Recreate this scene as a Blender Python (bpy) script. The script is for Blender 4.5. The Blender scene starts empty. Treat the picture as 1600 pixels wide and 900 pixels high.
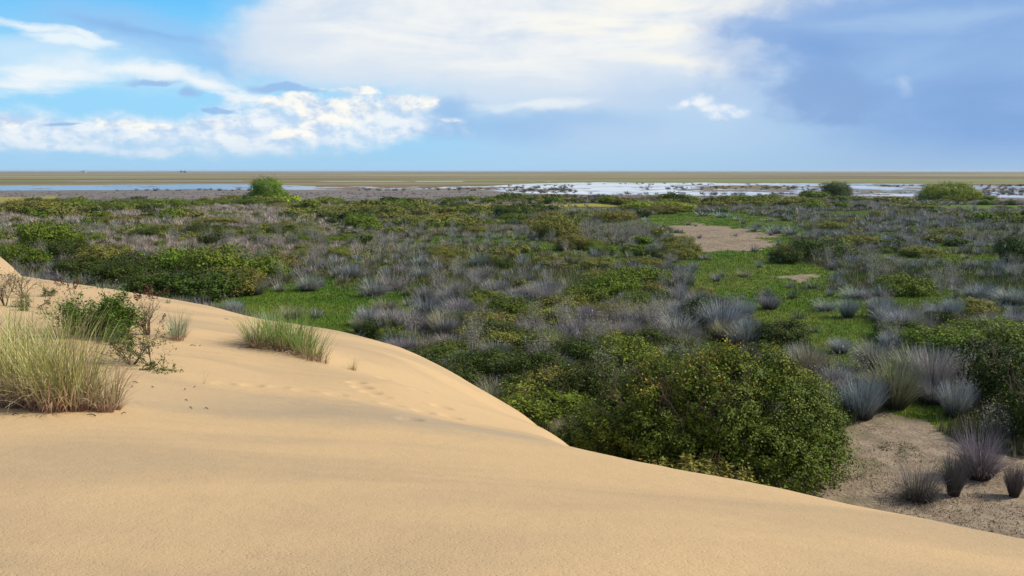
import bpy, math, random
import numpy as np
from mathutils import Vector, Matrix

# ------------------------------------------------------------------ camera, world, sun, exposure
sc = bpy.context.scene
FPX = 1378.0; HZ = 267.0; EYE = 6.0           # focal length in photo pixels, horizon row, eye height above the marsh
PITCH = math.atan((450 - HZ) / FPX)
cam_d = bpy.data.cameras.new("camera"); cam = bpy.data.objects.new("camera", cam_d)
sc.collection.objects.link(cam); sc.camera = cam
cam_d.sensor_width = 36; cam_d.lens = FPX / 1600 * 36
cam_d.clip_start = 0.05; cam_d.clip_end = 60000
cam.location = (0, 0, EYE); cam.rotation_euler = (math.pi / 2 - PITCH, 0, 0)
cp, sp = math.cos(PITCH), math.sin(PITCH)

SUN_EL = math.radians(40); SUN_AZ = math.radians(86)     # azimuth measured from +Y (view direction) towards +X (right)
sd = bpy.data.lights.new("sun", 'SUN'); so = bpy.data.objects.new("sun", sd); sc.collection.objects.link(so)
sd.energy = 4.9; sd.angle = math.radians(0.6); sd.color = (1.0, 0.94, 0.84)
to_sun = Vector((math.sin(SUN_AZ) * math.cos(SUN_EL), math.cos(SUN_AZ) * math.cos(SUN_EL), math.sin(SUN_EL)))
so.rotation_euler = to_sun.to_track_quat('Z', 'Y').to_euler(); so.location = (40, -10, 40)

sc.view_settings.view_transform = 'Standard'; sc.view_settings.look = 'None'
sc.view_settings.gamma = 1; sc.view_settings.exposure = 0.0
sc.render.engine = 'CYCLES'
sc.cycles.max_bounces = 5; sc.cycles.diffuse_bounces = 2; sc.cycles.glossy_bounces = 2
sc.cycles.transmission_bounces = 2; sc.cycles.transparent_max_bounces = 4

def s2l(c):
    return tuple(((x / 255) / 12.92 if x / 255 <= 0.04045 else ((x / 255 + 0.055) / 1.055) ** 2.4) for x in c)

def px_dir(px, py):
    dx = px - 800.0; dy = py - 450.0
    return np.array([dx, FPX * cp - dy * sp, -FPX * sp - dy * cp])
def px_azel(px, py):
    d = px_dir(px, py); d = d / np.linalg.norm(d)
    return math.atan2(d[0], d[1]), math.asin(d[2])

# ---- node helper
class NT:
    def __init__(s, tree): s.t = tree; s.n = tree.nodes; s.l = tree.links
    def set(s, sock, v):
        if v is None: return
        if isinstance(v, bpy.types.NodeSocket): s.l.new(v, sock)
        else:
            if sock.type == 'RGBA' and len(v) == 3: v = (*v, 1)
            sock.default_value = v
    def m(s, op, a, b=None, c=None, clamp=False):
        n = s.n.new('ShaderNodeMath'); n.operation = op; n.use_clamp = clamp
        s.set(n.inputs[0], a); s.set(n.inputs[1], b); s.set(n.inputs[2], c)
        return n.outputs[0]
    def mix(s, f, a, b, mode='MIX'):
        n = s.n.new('ShaderNodeMix'); n.data_type = 'RGBA'; n.blend_type = mode
        s.set(n.inputs[0], f); s.set(n.inputs[6], a); s.set(n.inputs[7], b)
        return n.outputs[2]
    def noise(s, vec, scale, detail=4, rough=0.5, dist=0.0, out=0):
        n = s.n.new('ShaderNodeTexNoise'); n.inputs['Scale'].default_value = scale
        n.inputs['Detail'].default_value = detail; n.inputs['Roughness'].default_value = rough
        n.inputs['Distortion'].default_value = dist
        if vec is not None: s.l.new(vec, n.inputs['Vector'])
        return n.outputs[out]
    def mapping(s, vec, loc=(0, 0, 0), rot=(0, 0, 0), scale=(1, 1, 1)):
        n = s.n.new('ShaderNodeMapping'); s.l.new(vec, n.inputs[0])
        n.inputs[1].default_value = loc; n.inputs[2].default_value = rot; n.inputs[3].default_value = scale
        return n.outputs[0]
    def ramp(s, f, stops, interp='LINEAR'):
        n = s.n.new('ShaderNodeValToRGB'); n.color_ramp.interpolation = interp
        e = n.color_ramp.elements
        while len(e) < len(stops): e.new(0.5)
        for i, (p, c) in enumerate(stops):
            e[i].position = p; e[i].color = (*c, 1) if len(c) == 3 else c
        s.set(n.inputs[0], f); return n.outputs[0]
    def sstep(s, x, a, b):
        n = s.n.new('ShaderNodeMapRange'); n.interpolation_type = 'SMOOTHSTEP'
        s.set(n.inputs[0], x); n.inputs[1].default_value = a; n.inputs[2].default_value = b
        return n.outputs[0]
    def xyz(s, x, y, z):
        n = s.n.new('ShaderNodeCombineXYZ'); s.set(n.inputs[0], x); s.set(n.inputs[1], y); s.set(n.inputs[2], z)
        return n.outputs[0]

def build_world():
    w = bpy.data.worlds.new("World"); sc.world = w; w.use_nodes = True
    T = NT(w.node_tree); T.n.clear()
    out = T.n.new('ShaderNodeOutputWorld'); bg = T.n.new('ShaderNodeBackground')
    bg.inputs[1].default_value = STR = 0.1
    T.l.new(bg.outputs[0], out.inputs[0])
    sky = T.n.new('ShaderNodeTexSky'); sky.sky_type = 'NISHITA'; sky.sun_disc = False
    sky.sun_elevation = SUN_EL; sky.sun_rotation = SUN_AZ
    sky.air_density = 1.0; sky.dust_density = 0.6; sky.ozone_density = 2.0
    tc = T.n.new('ShaderNodeTexCoord'); sep = T.n.new('ShaderNodeSeparateXYZ'); T.l.new(tc.outputs['Generated'], sep.inputs[0])
    az = T.m('ARCTAN2', sep.outputs[0], sep.outputs[1]); el = T.m('ARCSINE', sep.outputs[2])
    P = T.xyz(az, el, 0.0)
    # noise fields (all over directions of the sky)
    def nf(sx, sy, loc, detail, rough, dist):
        return T.noise(T.mapping(P, loc=loc, scale=(sx, sy, 1)), 1.0, detail, rough, dist)
    nW = nf(6, 26, (3.1, 1.7, 0), 7, 0.58, 0.9)       # wisps, stretched along the horizon
    nW2 = nf(3.0, 11, (7.7, 4.2, 0), 6, 0.55, 0.6)
    nC = nf(30, 46, (1.3, 8.8, 0), 9, 0.62, 0.25)      # cumulus lumps
    nC2 = nf(13, 19, (5.3, 2.1, 0), 7, 0.55, 0.3)
    nS = nf(30, 46, (1.3 - .16, 8.8 - .42, 0), 9, 0.62, 0.25)  # the lumps again, sampled a little towards the sun
    nB = nf(7, 10, (9.3, 6.1, 0), 5, 0.5, 0.5)
    S = lambda c, k=1.0: tuple(v * k / STR for v in s2l(c))
    # clear sky: pale towards the horizon, blue higher up
    elr = T.m('MULTIPLY', el, 1 / 0.35)
    base = T.ramp(elr, [(0.0, S((160, 208, 240))), (0.14, S((158, 216, 250))), (0.34, S((150, 216, 253))),
                        (0.50, S((108, 196, 252))), (1.0, S((50, 125, 220)))])
    col = T.mix(T.sstep(el, 0.9, 0.25), sky.outputs[0], base)
    col = T.mix(T.sstep(az, -0.16, 0.10), col, T.ramp(elr, [(0.0, S((172, 208, 238))), (0.2, S((184, 212, 240))), (0.55, S((200, 218, 240))), (1.0, S((180, 198, 224)))]))
    col = T.mix(T.sstep(az, 0.20, 0.44), col, T.ramp(elr, [(0.0, S((158, 192, 228))), (0.25, S((148, 182, 226))), (0.5, S((146, 181, 229))), (1.0, S((160, 180, 208)))]))
    # ragged outlines: every cloud shape is bent by the same turbulence
    wn = T.noise(T.mapping(P, scale=(9, 16, 1), loc=(4, 2, 0)), 1.0, 6, 0.6, 0.0, 1); ws = T.n.new('ShaderNodeSeparateColor'); T.l.new(wn, ws.inputs[0])
    azw = T.m('MULTIPLY_ADD', T.m('SUBTRACT', ws.outputs[0], 0.5), 0.085, az); elw = T.m('MULTIPLY_ADD', T.m('SUBTRACT', ws.outputs[1], 0.5), 0.034, el)

    def ell(px, py, rx, ry, rot=0):
        a, e = px_azel(px, py)
        da = T.m('SUBTRACT', azw, a); de = T.m('SUBTRACT', elw, e)
        rx /= FPX; ry /= FPX
        c, s_ = math.cos(rot), math.sin(rot)
        u = T.m('MULTIPLY_ADD', da, c / rx, T.m('MULTIPLY', de, s_ / rx))
        v = T.m('MULTIPLY_ADD', de, c / ry, T.m('MULTIPLY', da, -s_ / ry))
        r = T.m('SQRT', T.m('ADD', T.m('MULTIPLY', u, u), T.m('MULTIPLY', v, v)))
        return T.m('SUBTRACT', 1.0, r)             # 1 at centre, 0 on the rim, negative outside
    def union(lst):
        r = ell(*lst[0])
        for q in lst[1:]: r = T.m('MAXIMUM', r, ell(*q))
        return r
    def layer(shape, color, noise, amp, lo, hi, op=1.0, k=1.0):
        nonlocal col
        g = T.m('MULTIPLY_ADD', T.m('SUBTRACT', noise, 0.5), amp, shape)
        a = T.m('MULTIPLY', T.sstep(g, lo, hi), op)
        if isinstance(color, tuple): color = S(color, k)
        col = T.mix(a, col, color)
        return a
    nM = T.m('ADD', T.m('MULTIPLY', nC2, 0.6), T.m('MULTIPLY', nC, 0.4))
    # blue-grey veil upper left
    layer(union([(230, 62, 250, 44, -0.10), (350, 85, 160, 46)]), (152, 198, 242), nW, 1.4, -0.3, 0.8, 0.85)
    layer(union([(230, 52, 190, 12, -0.1)]), (136, 180, 232), nW, 1.8, 0.0, 1.0, 0.6)
    # white wisps left
    layer(union([(60, 85, 190, 32, 0.02), (200, 122, 230, 24, -0.03)]), (205, 232, 251), nW, 1.8, -0.2, 0.9, 0.8)
    layer(union([(40, 44, 110, 13, -0.14), (130, 62, 70, 9, -0.3), (100, 66, 90, 10, -0.15)]), (236, 247, 252), nW, 2.0, 0.0, 0.8, 0.9)
    layer(union([(60, 122, 160, 20, 0.06), (210, 112, 130, 18, -0.02), (310, 127, 100, 14, -0.2), (385, 146, 70, 8, -0.18)]), (244, 249, 251), nW, 2.2, -0.1, 1.0, 0.95)
    # wide cream and white sheet over the middle
    sheet_col = T.ramp(T.m('ADD', T.m('MULTIPLY', nW, .6), T.m('MULTIPLY', nM, .4)), [(0.34, S((206, 221, 239))), (0.46, S((228, 235, 243))), (0.56, S((243, 245, 245))), (0.68, S((254, 252, 243)))])
    layer(union([(860, -50, 560, 190), (740, 70, 370, 85, -0.05), (1010, 60, 290, 70, 0.05), (1180, -40, 260, 80), (520, 50, 170, 90)]), sheet_col, nW2, 0.9, -0.12, 0.42, 0.97)
    layer(union([(800, 150, 420, 50), (540, 110, 210, 40), (430, 70, 110, 60), (1000, 130, 260, 50)]), (212, 226, 242), nM, 1.4, -0.1, 0.9, 0.75)
    layer(union([(1040, 50, 90, 22), (1000, 8, 170, 22), (1160, 8, 130, 18), (1060, 98, 130, 16, -0.08), (900, 40, 120, 20)]), (254, 251, 240), nW, 1.6, -0.1, 0.9, 0.75)
    layer(union([(1140, 112, 150, 13, -0.04)]), (232, 239, 243), nW, 1.8, 0.0, 0.9, 0.85)
    # shaded blue body low in the middle
    layer(union([(840, 198, 220, 34, 0.02), (690, 195, 110, 34), (700, 170, 80, 24)]), (155, 194, 235), nM, 1.1, -0.1, 0.7, 0.85)
    layer(union([(1060, 150, 220, 40), (1000, 215, 260, 40)]), (184, 210, 239), nM, 1.2, -0.1, 1.0, 0.7)
    layer(union([(330, 215, 300, 36), (80, 212, 220, 36)]), (190, 218, 244), nM, 1.6, -0.1, 0.8, 0.8)
    # storm cloud on the right
    layer(union([(1450, 60, 310, 95), (1620, 130, 260, 170), (1240, 58, 130, 32, -0.18), (1350, 110, 130, 60)]), (138, 176, 226), nM, 1.1, -0.25, 0.50, 0.92)
    layer(union([(1290, 80, 150, 30, -0.15), (1560, 150, 140, 100)]), (124, 162, 216), nM, 1.6, -0.1, 1.0, 0.6)
    layer(union([(1480, 25, 200, 24)]), (172, 202, 235), nW, 1.6, 0.0, 1.0, 0.6)
    layer(union([(1450, 110, 300, 110)]), (166, 199, 236), nW2, 3.2, 0.3, 1.6, 0.6)
    layer(union([(1285, 148, 92, 54, -0.2), (1320, 180, 50, 24)]), (136, 171, 219), nM, 1.5, -0.05, 0.6, 0.85)
    layer(union([(1396, 132, 22, 26, 0.9)]), (186, 208, 237), nC, 2.6, 0.1, 1.2, 0.75)
    # cumulus heads: white tops, blue-grey where the lumps turn from the sun
    shade = T.sstep(T.m('SUBTRACT', nC, nS), -0.20, 0.14)
    cum = T.mix(shade, S((190, 213, 240)), S((255, 253, 245)))
    cum2 = T.mix(shade, S((190, 216, 243)), S((242, 247, 251)))
    layer(union([(520, 190, 190, 52, 0.0), (420, 205, 150, 38), (600, 200, 90, 36), (640, 160, 60, 20)]), cum2, nM, 1.6, -0.1, 0.6, 0.92)
    layer(union([(190, 202, 150, 28), (20, 198, 80, 38), (60, 218, 130, 24), (340, 195, 100, 22), (235, 236, 130, 12), (100, 235, 140, 10)]), cum2, nM, 1.9, -0.1, 0.8, 0.9)
    layer(union([(510, 176, 62, 34, -0.1), (465, 160, 50, 14), (555, 165, 40, 20), (650, 160, 45, 11, 0.2), (615, 150, 36, 14), (455, 208, 40, 10), (325, 188, 34, 9), (545, 138, 60, 8)]), cum, nC, 1.9, 0.0, 0.55, 0.95)
    layer(union([(14, 182, 34, 16), (180, 190, 44, 10), (240, 195, 46, 8), (706, 183, 18, 8)]), cum, nC, 1.8, 0.0, 0.7, 0.85)
    layer(union([(850, 164, 120, 12, 0.05)]), (234, 241, 246), nM, 1.8, 0.0, 0.8, 0.85)
    layer(union([(1110, 172, 66, 11, -0.02), (1100, 160, 26, 14), (1070, 164, 18, 10)]), cum2, nC, 1.6, -0.1, 0.8, 0.9)
    # thin dark fractus
    layer(union([(232, 134, 48, 7, 0.1), (300, 145, 30, 9), (450, 138, 60, 8, 0.0), (92, 192, 28, 4, 0.1), (345, 168, 34, 4)]), (152, 190, 234), nW, 1.3, 0.0, 0.6, 0.85)
    # far haze along the horizon, and softer cloud over the rest of the dome
    layer(T.m('MULTIPLY', T.m('SUBTRACT', 0.04, T.m('ABSOLUTE', el)), 25.0), T.mix(T.sstep(az, 0.0, 0.45), S((170, 210, 240)), S((166, 196, 226))), nM, 0.4, 0.0, 1.2, 0.85)
    hi = T.m('MULTIPLY', T.sstep(el, 0.22, 0.45), T.sstep(nW2, 0.42, 0.66))
    col = T.mix(T.m('MULTIPLY', hi, 0.35), col, S((226, 230, 236)))
    T.l.new(col, bg.inputs[0])
    w.cycles.sampling_method = 'MANUAL'; w.cycles.sample_map_resolution = 1024
build_world()

# ------------------------------------------------------------------ helpers
RNG = np.random.default_rng(7); random.seed(7)
COL = sc.collection
def tag(o, label=None, cat=None, group=None, kind=None):
    if label: o['label'] = label
    if cat: o['category'] = cat
    if group: o['group'] = group
    if kind: o['kind'] = kind
    return o
def mesh_np(name, V, F, mats, attrs=None, smooth=False):
    """V (n,3); F (m,k) all faces with k corners."""
    V = np.asarray(V, np.float32); F = np.asarray(F, np.int32)
    me = bpy.data.meshes.new(name)
    me.vertices.add(len(V)); me.vertices.foreach_set('co', V.ravel())
    k = F.shape[1]
    me.loops.add(F.size); me.loops.foreach_set('vertex_index', F.ravel())
    me.polygons.add(len(F)); me.polygons.foreach_set('loop_start', np.arange(len(F), dtype=np.int32) * k)
    try: me.polygons.foreach_set('loop_total', np.full(len(F), k, np.int32))
    except Exception: pass
    if smooth: me.polygons.foreach_set('use_smooth', np.ones(len(F), bool))
    for an, av in (attrs or {}).items():
        av = np.asarray(av, np.float32)
        if av.ndim == 1:
            a = me.attributes.new(an, 'FLOAT', 'POINT'); a.data.foreach_set('value', av)
        else:
            a = me.attributes.new(an, 'FLOAT_COLOR', 'POINT')
            a.data.foreach_set('color', np.concatenate([av, np.ones((len(av), 1), np.float32)], 1).ravel())
    me.update(calc_edges=True)
    for m in (mats if isinstance(mats, (list, tuple)) else [mats]): me.materials.append(m)
    return me
def link(name, me, parent=None, loc=None, color=None):
    o = bpy.data.objects.new(name, me); COL.objects.link(o)
    if parent: o.parent = parent
    if loc is not None: o.location = loc
    if color: o.color = (*color, 1)
    return o
def copy_tree(o, parent=None):
    c = o.copy(); COL.objects.link(c); c.parent = parent
    for ch in list(o.children): copy_tree(ch, c)
    return c

def vnoise(x, y, s, seed=0):
    """smooth value noise, about -1..1"""
    x = np.asarray(x, float) / s; y = np.asarray(y, float) / s
    xi = np.floor(x).astype(np.int64); yi = np.floor(y).astype(np.int64)
    fx = x - xi; fy = y - yi; fx = fx * fx * (3 - 2 * fx); fy = fy * fy * (3 - 2 * fy)
    def h(a, b):
        n = (a * 374761393 + b * 668265263 + seed * 1442695041) & 0x7fffffff
        n = ((n ^ (n >> 13)) * 1274126177) & 0x7fffffff
        return ((n ^ (n >> 16)) & 0xffff) / 32767.5 - 1
    return (h(xi, yi) * (1 - fx) + h(xi + 1, yi) * fx) * (1 - fy) + (h(xi, yi + 1) * (1 - fx) + h(xi + 1, yi + 1) * fx) * fy
def fbm(x, y, s, seed=0, o=4):
    r = 0; a = 1; t = 0
    for i in range(o):
        r = r + a * vnoise(x, y, s, seed + i * 17); t += a; a *= .5; s *= .5
    return r / t

def g_at(px, py, z=0.0):
    d = px_dir(px, py); t = (z - EYE) / d[2]
    return np.array([d[0] * t, d[1] * t, z])
def to_px(X, Y, Z=0.0):
    X = np.asarray(X, float); Y = np.asarray(Y, float); z = np.asarray(Z, float) - EYE
    f = Y * cp - z * sp; u = Y * sp + z * cp
    f = np.where(f < 0.01, 0.01, f)
    return 800 + FPX * X / f, 450 - FPX * u / f
def depth_pt(px, py, Y):
    d = px_dir(px, py); t = Y / d[1]
    return (d[0] * t, Y, EYE + d[2] * t)

# ------------------------------------------------------------------ materials
def new_mat(name):
    m = bpy.data.materials.new(name); m.use_nodes = True
    T = NT(m.node_tree); b = T.n['Principled BSDF']
    return m, T, b
def leaf_mat(name, per_vertex, rough=0.6, spec=0.15, transl=0.13, base_tint=None, tint_to=0.34, vlo=0.45, vhi=1.75):
    m, T, b = new_mat(name)
    if per_vertex:
        a = T.n.new('ShaderNodeAttribute'); a.attribute_name = 'col'; c = a.outputs['Color']
    else:
        oi = T.n.new('ShaderNodeObjectInfo'); c = oi.outputs['Color']
    v = T.n.new('ShaderNodeAttribute'); v.attribute_name = 'v'
    k = T.m('MULTIPLY_ADD', v.outputs['Fac'], vhi - vlo, vlo)
    c = T.mix(1.0, c, T.xyz(k, k, k), 'MULTIPLY')
    if base_tint:                                   # lower end of the blade has another colour
        tt = T.n.new('ShaderNodeAttribute'); tt.attribute_name = 't'
        c = T.mix(T.sstep(tt.outputs['Fac'], tint_to, 0.0), c, base_tint)
    hs = T.n.new('ShaderNodeHueSaturation'); T.l.new(c, hs.inputs['Color'])
    hh = T.m('FRACT', T.m('MULTIPLY', v.outputs['Fac'], 7.31))
    T.l.new(T.m('MULTIPLY_ADD', hh, 0.06, 0.462), hs.inputs['Hue']); c = hs.outputs[0]
    T.l.new(c, b.inputs['Base Color']); b.inputs['Roughness'].default_value = rough
    b.inputs['Specular IOR Level'].default_value = spec
    tr = T.n.new('ShaderNodeBsdfTranslucent'); T.l.new(c, tr.inputs[0])
    mx = T.n.new('ShaderNodeMixShader'); mx.inputs[0].default_value = transl
    T.l.new(b.outputs[0], mx.inputs[1]); T.l.new(tr.outputs[0], mx.inputs[2])
    T.l.new(mx.outputs[0], T.n['Material Output'].inputs[0])
    return m
M_leaf = leaf_mat('leaf', False); M_leafv = leaf_mat('leaf_mass', True)
M_blade = leaf_mat('rush_blade', False, 0.6, 0.2, 0.12, base_tint=(0.062, 0.052, 0.038), tint_to=.6); M_bladev = leaf_mat('rush_blade_mass', True, 0.6, 0.2, 0.12); M_rushv = leaf_mat('rush_mass', True, 0.6, 0.2, 0.12, base_tint=(0.06, 0.052, 0.038), tint_to=.6)  # rush bases: brown dead sheaths, deepened to stand for shade inside the clumps
M_marram = leaf_mat('marram_blade', False, 0.5, 0.35, 0.25, base_tint=(0.30, 0.16, 0.12), vlo=0.5, vhi=1.6)
def flat_mat(name, c, rough=0.8, var=0.35, scale=8):
    m, T, b = new_mat(name)
    tc = T.n.new('ShaderNodeTexCoord')
    n = T.noise(tc.outputs['Object'], scale, 5, 0.6)
    T.l.new(T.mix(n, tuple(x * (1 - var) for x in c), tuple(x * (1 + var) for x in c)), b.inputs['Base Color'])
    b.inputs['Roughness'].default_value = rough; b.inputs['Specular IOR Level'].default_value = 0.2
    return m
M_bark = flat_mat('bark', (0.12, 0.085, 0.06)); M_twig = flat_mat('pale_twig', (0.34, 0.30, 0.30)); M_seed = flat_mat('seed_head', (0.15, 0.075, 0.045))

def sand_material():
    m, T, b = new_mat('dune_sand')
    tc = T.n.new('ShaderNodeTexCoord'); P = tc.outputs['Object']
    big = T.noise(T.mapping(P, scale=(0.22, 0.6, 0.5), rot=(0, 0, 0.25)), 1.0, 5, 0.55, 0.5)
    mid = T.noise(T.mapping(P, scale=(1, 1, 1)), 2.2, 6, 0.6)
    grain = T.noise(P, 75, 3, 0.7)
    grain2 = T.noise(P, 210, 2, 0.8)
    c = T.mix(T.sstep(big, 0.42, 0.66), (0.535, 0.366, 0.190), (0.43, 0.305, 0.172))
    # the long grey streak across the hollow
    sx = T.n.new('ShaderNodeSeparateXYZ'); T.l.new(P, sx.inputs[0])
    yy = T.m('MULTIPLY_ADD', sx.outputs[0], 0.06, sx.outputs[1])
    yy = T.m('MULTIPLY_ADD', T.m('SUBTRACT', mid, 0.5), 1.6, yy)
    st = T.m('MULTIPLY', T.sstep(yy, 8.1, 9.3), T.sstep(yy, 11.2, 9.9))
    st = T.m('MULTIPLY', st, T.sstep(sx.outputs[0], -5.5, -2.5))
    c = T.mix(T.m('MULTIPLY', st, 0.6), c, (0.34, 0.27, 0.18))
    c = T.mix(T.m('MULTIPLY', T.sstep(mid, 0.5, 0.72), 0.3), c, (0.50, 0.33, 0.17))
    c = T.mix(T.m('MULTIPLY', T.sstep(grain, 0.60, 0.74), 0.4), c, (0.30, 0.19, 0.09))
    c = T.mix(T.m('MULTIPLY', T.sstep(grain2, 0.55, 0.75), 0.35), c, (0.70, 0.52, 0.31))
    T.l.new(c, b.inputs['Base Color']); b.inputs['Roughness'].default_value = 0.95; b.inputs['Specular IOR Level'].default_value = 0.1
    h1 = T.noise(P, 34, 5, 0.8, 0.0); h3 = T.noise(P, 9, 3, 0.5)
    h = T.m('ADD', T.m('MULTIPLY', h1, 0.007), T.m('MULTIPLY', grain, 0.014))
    h = T.m('ADD', h, T.m('MULTIPLY', h3, 0.03)); h = T.m('ADD', h, T.m('MULTIPLY', T.sstep(T.noise(P, 48, 1, 0.4), 0.58, 0.7), -0.010))
    bp = T.n.new('ShaderNodeBump'); bp.inputs['Strength'].default_value = 0.36; bp.inputs['Distance'].default_value = 1.0
    T.l.new(h, bp.inputs['Height']); T.l.new(bp.outputs[0], b.inputs['Normal'])
    return m

def marsh_material():
    m, T, b = new_mat('marsh_soil')
    tc = T.n.new('ShaderNodeTexCoord'); P = tc.outputs['Object']
    at = lambda n: (lambda a: (setattr(a, 'attribute_name', n), a.outputs['Fac'])[1])(T.n.new('ShaderNodeAttribute'))
    n1 = T.noise(P, 0.35, 6, 0.6); n2 = T.noise(P, 2.5, 6, 0.65); n3 = T.noise(P, 14, 4, 0.6)
    scrub = T.mix(T.sstep(n2, 0.35, 0.65), (0.055, 0.060, 0.022), (0.10, 0.085, 0.055))
    scrub = T.mix(T.sstep(n1, 0.45, 0.7), scrub, (0.06, 0.085, 0.02))
    mead = T.mix(T.sstep(n1, 0.35, 0.65), (0.060, 0.125, 0.010), (0.125, 0.165, 0.022))
    mead = T.mix(T.m('MULTIPLY', T.sstep(n2, 0.5, 0.75), 0.6), mead, (0.15, 0.16, 0.05))
    bare = T.mix(T.sstep(n2, 0.35, 0.65), (0.235, 0.175, 0.120), (0.325, 0.25, 0.17))
    bare = T.mix(T.m('MULTIPLY', T.sstep(n3, 0.52, 0.66), 0.75), bare, (0.15, 0.11, 0.07))
    bare = T.mix(T.m('MULTIPLY', T.sstep(n1, 0.52, 0.62), 0.5), bare, (0.13, 0.12, 0.05))
    gold = T.mix(n2, (0.24, 0.22, 0.045), (0.34, 0.28, 0.07))
    # open flats beyond the scrub: colour changes with long drawn patches
    sx = T.n.new('ShaderNodeSeparateXYZ'); T.l.new(P, sx.inputs[0])
    f1 = T.noise(T.mapping(P, scale=(1 / 260, 1 / 60, 0)), 1, 6, 0.65, 0.4)
    f2 = T.noise(T.mapping(P, scale=(1 / 1400, 1 / 330, 0), loc=(3, 9, 0)), 1, 5, 0.6, 0.5)
    f3 = T.noise(T.mapping(P, scale=(1 / 9, 1 / 9, 0)), 1, 5, 0.7)
    flat = T.mix(T.sstep(f1, 0.38, 0.62), (0.180, 0.125, 0.065), (0.25, 0.20, 0.095))
    flat = T.mix(T.sstep(f2, 0.46, 0.62), flat, (0.27, 0.245, 0.12))
    flat = T.mix(T.m('MULTIPLY', T.sstep(f2, 0.44, 0.36), 0.75), flat, (0.17, 0.20, 0.075))
    flat = T.mix(T.m('MULTIPLY', T.sstep(f3, 0.45, 0.7), 0.5), flat, (0.11, 0.085, 0.06))
    dist = T.m('LOGARITHM', T.m('MAXIMUM', sx.outputs[1], 1.0), 10.0)
    dj = T.m('MULTIPLY_ADD', T.m('SUBTRACT', f1, 0.5), 0.35, dist)
    flat = T.mix(T.m('MULTIPLY', T.sstep(T.m('ABSOLUTE', T.m('SUBTRACT', dj, 2.73)), 0.06, 0.0), 0.8), flat, (0.13, 0.22, 0.06))
    flat = T.mix(T.m('MULTIPLY', T.sstep(T.m('ABSOLUTE', T.m('SUBTRACT', dj, 3.15)), 0.09, 0.0), 0.5), flat, (0.30, 0.26, 0.17))
    fb = T.noise(T.xyz(T.m('MULTIPLY', sx.outputs[0], 1 / 700), T.m('MULTIPLY', dist, 15.0), 0.0), 1.0, 5, 0.62, 0.3)
    flat = T.mix(T.m('MULTIPLY', T.sstep(fb, 0.52, 0.62), .7), flat, (0.125, 0.085, 0.05))
    flat = T.mix(T.m('MULTIPLY', T.sstep(fb, 0.47, 0.38), .6), flat, (0.27, 0.27, 0.11))
    near = T.mix(T.sstep(f3, 0.35, 0.65), (0.14, 0.12, 0.105), (0.215, 0.185, 0.155))
    flat = T.mix(T.sstep(dist, 2.56, 2.40), flat, near)                       # purple-grey rush flat before the water
    c = T.mix(at('open'), scrub, flat)
    c = T.mix(at('gold'), c, gold); c = T.mix(at('meadow'), c, mead); c = T.mix(at('bare'), c, bare)
    T.l.new(c, b.inputs['Base Color']); b.inputs['Roughness'].default_value = 0.95; b.inputs['Specular IOR Level'].default_value = 0.08
    bp = T.n.new('ShaderNodeBump'); bp.inputs['Strength'].default_value = 0.7; bp.inputs['Distance'].default_value = 0.12
    T.l.new(T.m('ADD', n2, T.m('MULTIPLY', n3, 0.5)), bp.inputs['Height']); T.l.new(bp.outputs[0], b.inputs['Normal'])
    return m
def water_material():
    m, T, b = new_mat('shallow_water')
    tc = T.n.new('ShaderNodeTexCoord'); P = tc.outputs['Object']
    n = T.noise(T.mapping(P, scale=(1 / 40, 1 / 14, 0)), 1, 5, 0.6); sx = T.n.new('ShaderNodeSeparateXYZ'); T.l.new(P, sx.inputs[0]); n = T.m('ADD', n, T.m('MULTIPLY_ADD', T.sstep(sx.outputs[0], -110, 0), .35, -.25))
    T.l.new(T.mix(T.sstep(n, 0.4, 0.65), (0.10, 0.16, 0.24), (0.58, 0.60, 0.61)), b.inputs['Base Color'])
    b.inputs['Roughness'].default_value = 0.22; b.inputs['IOR'].default_value = 1.33; b.inputs['Specular IOR Level'].default_value = 0.9
    bp = T.n.new('ShaderNodeBump'); bp.inputs['Strength'].default_value = 0.6; bp.inputs['Distance'].default_value = 0.05
    T.l.new(T.noise(P, 1.4, 3, 0.6), bp.inputs['Height']); T.l.new(bp.outputs[0], b.inputs['Normal'])
    return m

# ------------------------------------------------------------------ zones on the marsh (outlines as ground polygons)
def inside(poly, X, Y):
    P = np.array([g_at(*p)[:2] for p in poly]); n = len(P); r = np.zeros(np.shape(X), bool)
    for i in range(n):
        x0, y0 = P[i]; x1, y1 = P[(i + 1) % n]
        if y0 == y1: continue
        r ^= ((y0 > Y) != (y1 > Y)) & (X < (x1 - x0) * (Y - y0) / (y1 - y0) + x0)
    return r
MEADOW = [
 [(315, 486), (335, 468), (375, 456), (425, 455), (470, 442), (520, 430), (560, 452), (600, 458), (660, 455), (640, 482), (600, 500), (570, 540), (480, 545), (400, 520)],
 [(990, 338), (1060, 329), (1180, 335), (1245, 347), (1275, 366), (1245, 392), (1200, 404), (1260, 418), (1320, 428), (1305, 450), (1235, 455), (1330, 470), (1370, 498), (1400, 530), (1380, 580), (1290, 575), (1225, 528), (1160, 500), (1110, 478), (1080, 440), (1070, 400), (1050, 375), (1025, 350)],
 [(1370, 399), (1480, 395), (1620, 401), (1620, 424), (1500, 419), (1370, 415)],
 [(1260, 338), (1280, 330), (1380, 329), (1350, 336)], [(1460, 327), (1480, 320), (1650, 321), (1650, 329)],
 [(1280, 556), (1360, 530), (1420, 562), (1390, 612), (1320, 605)], [(1385, 648), (1420, 625), (1500, 635), (1530, 672), (1470, 668)],
]
MEADOW_HALF = [[(570, 436), (700, 424), (740, 392), (900, 394), (990, 410), (900, 446), (760, 444), (700, 456), (620, 456)],
               [(1300, 432), (1500, 425), (1620, 436), (1620, 478), (1450, 474), (1300, 466)], [(440, 376), (520, 364), (560, 380), (470, 390)]]
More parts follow.
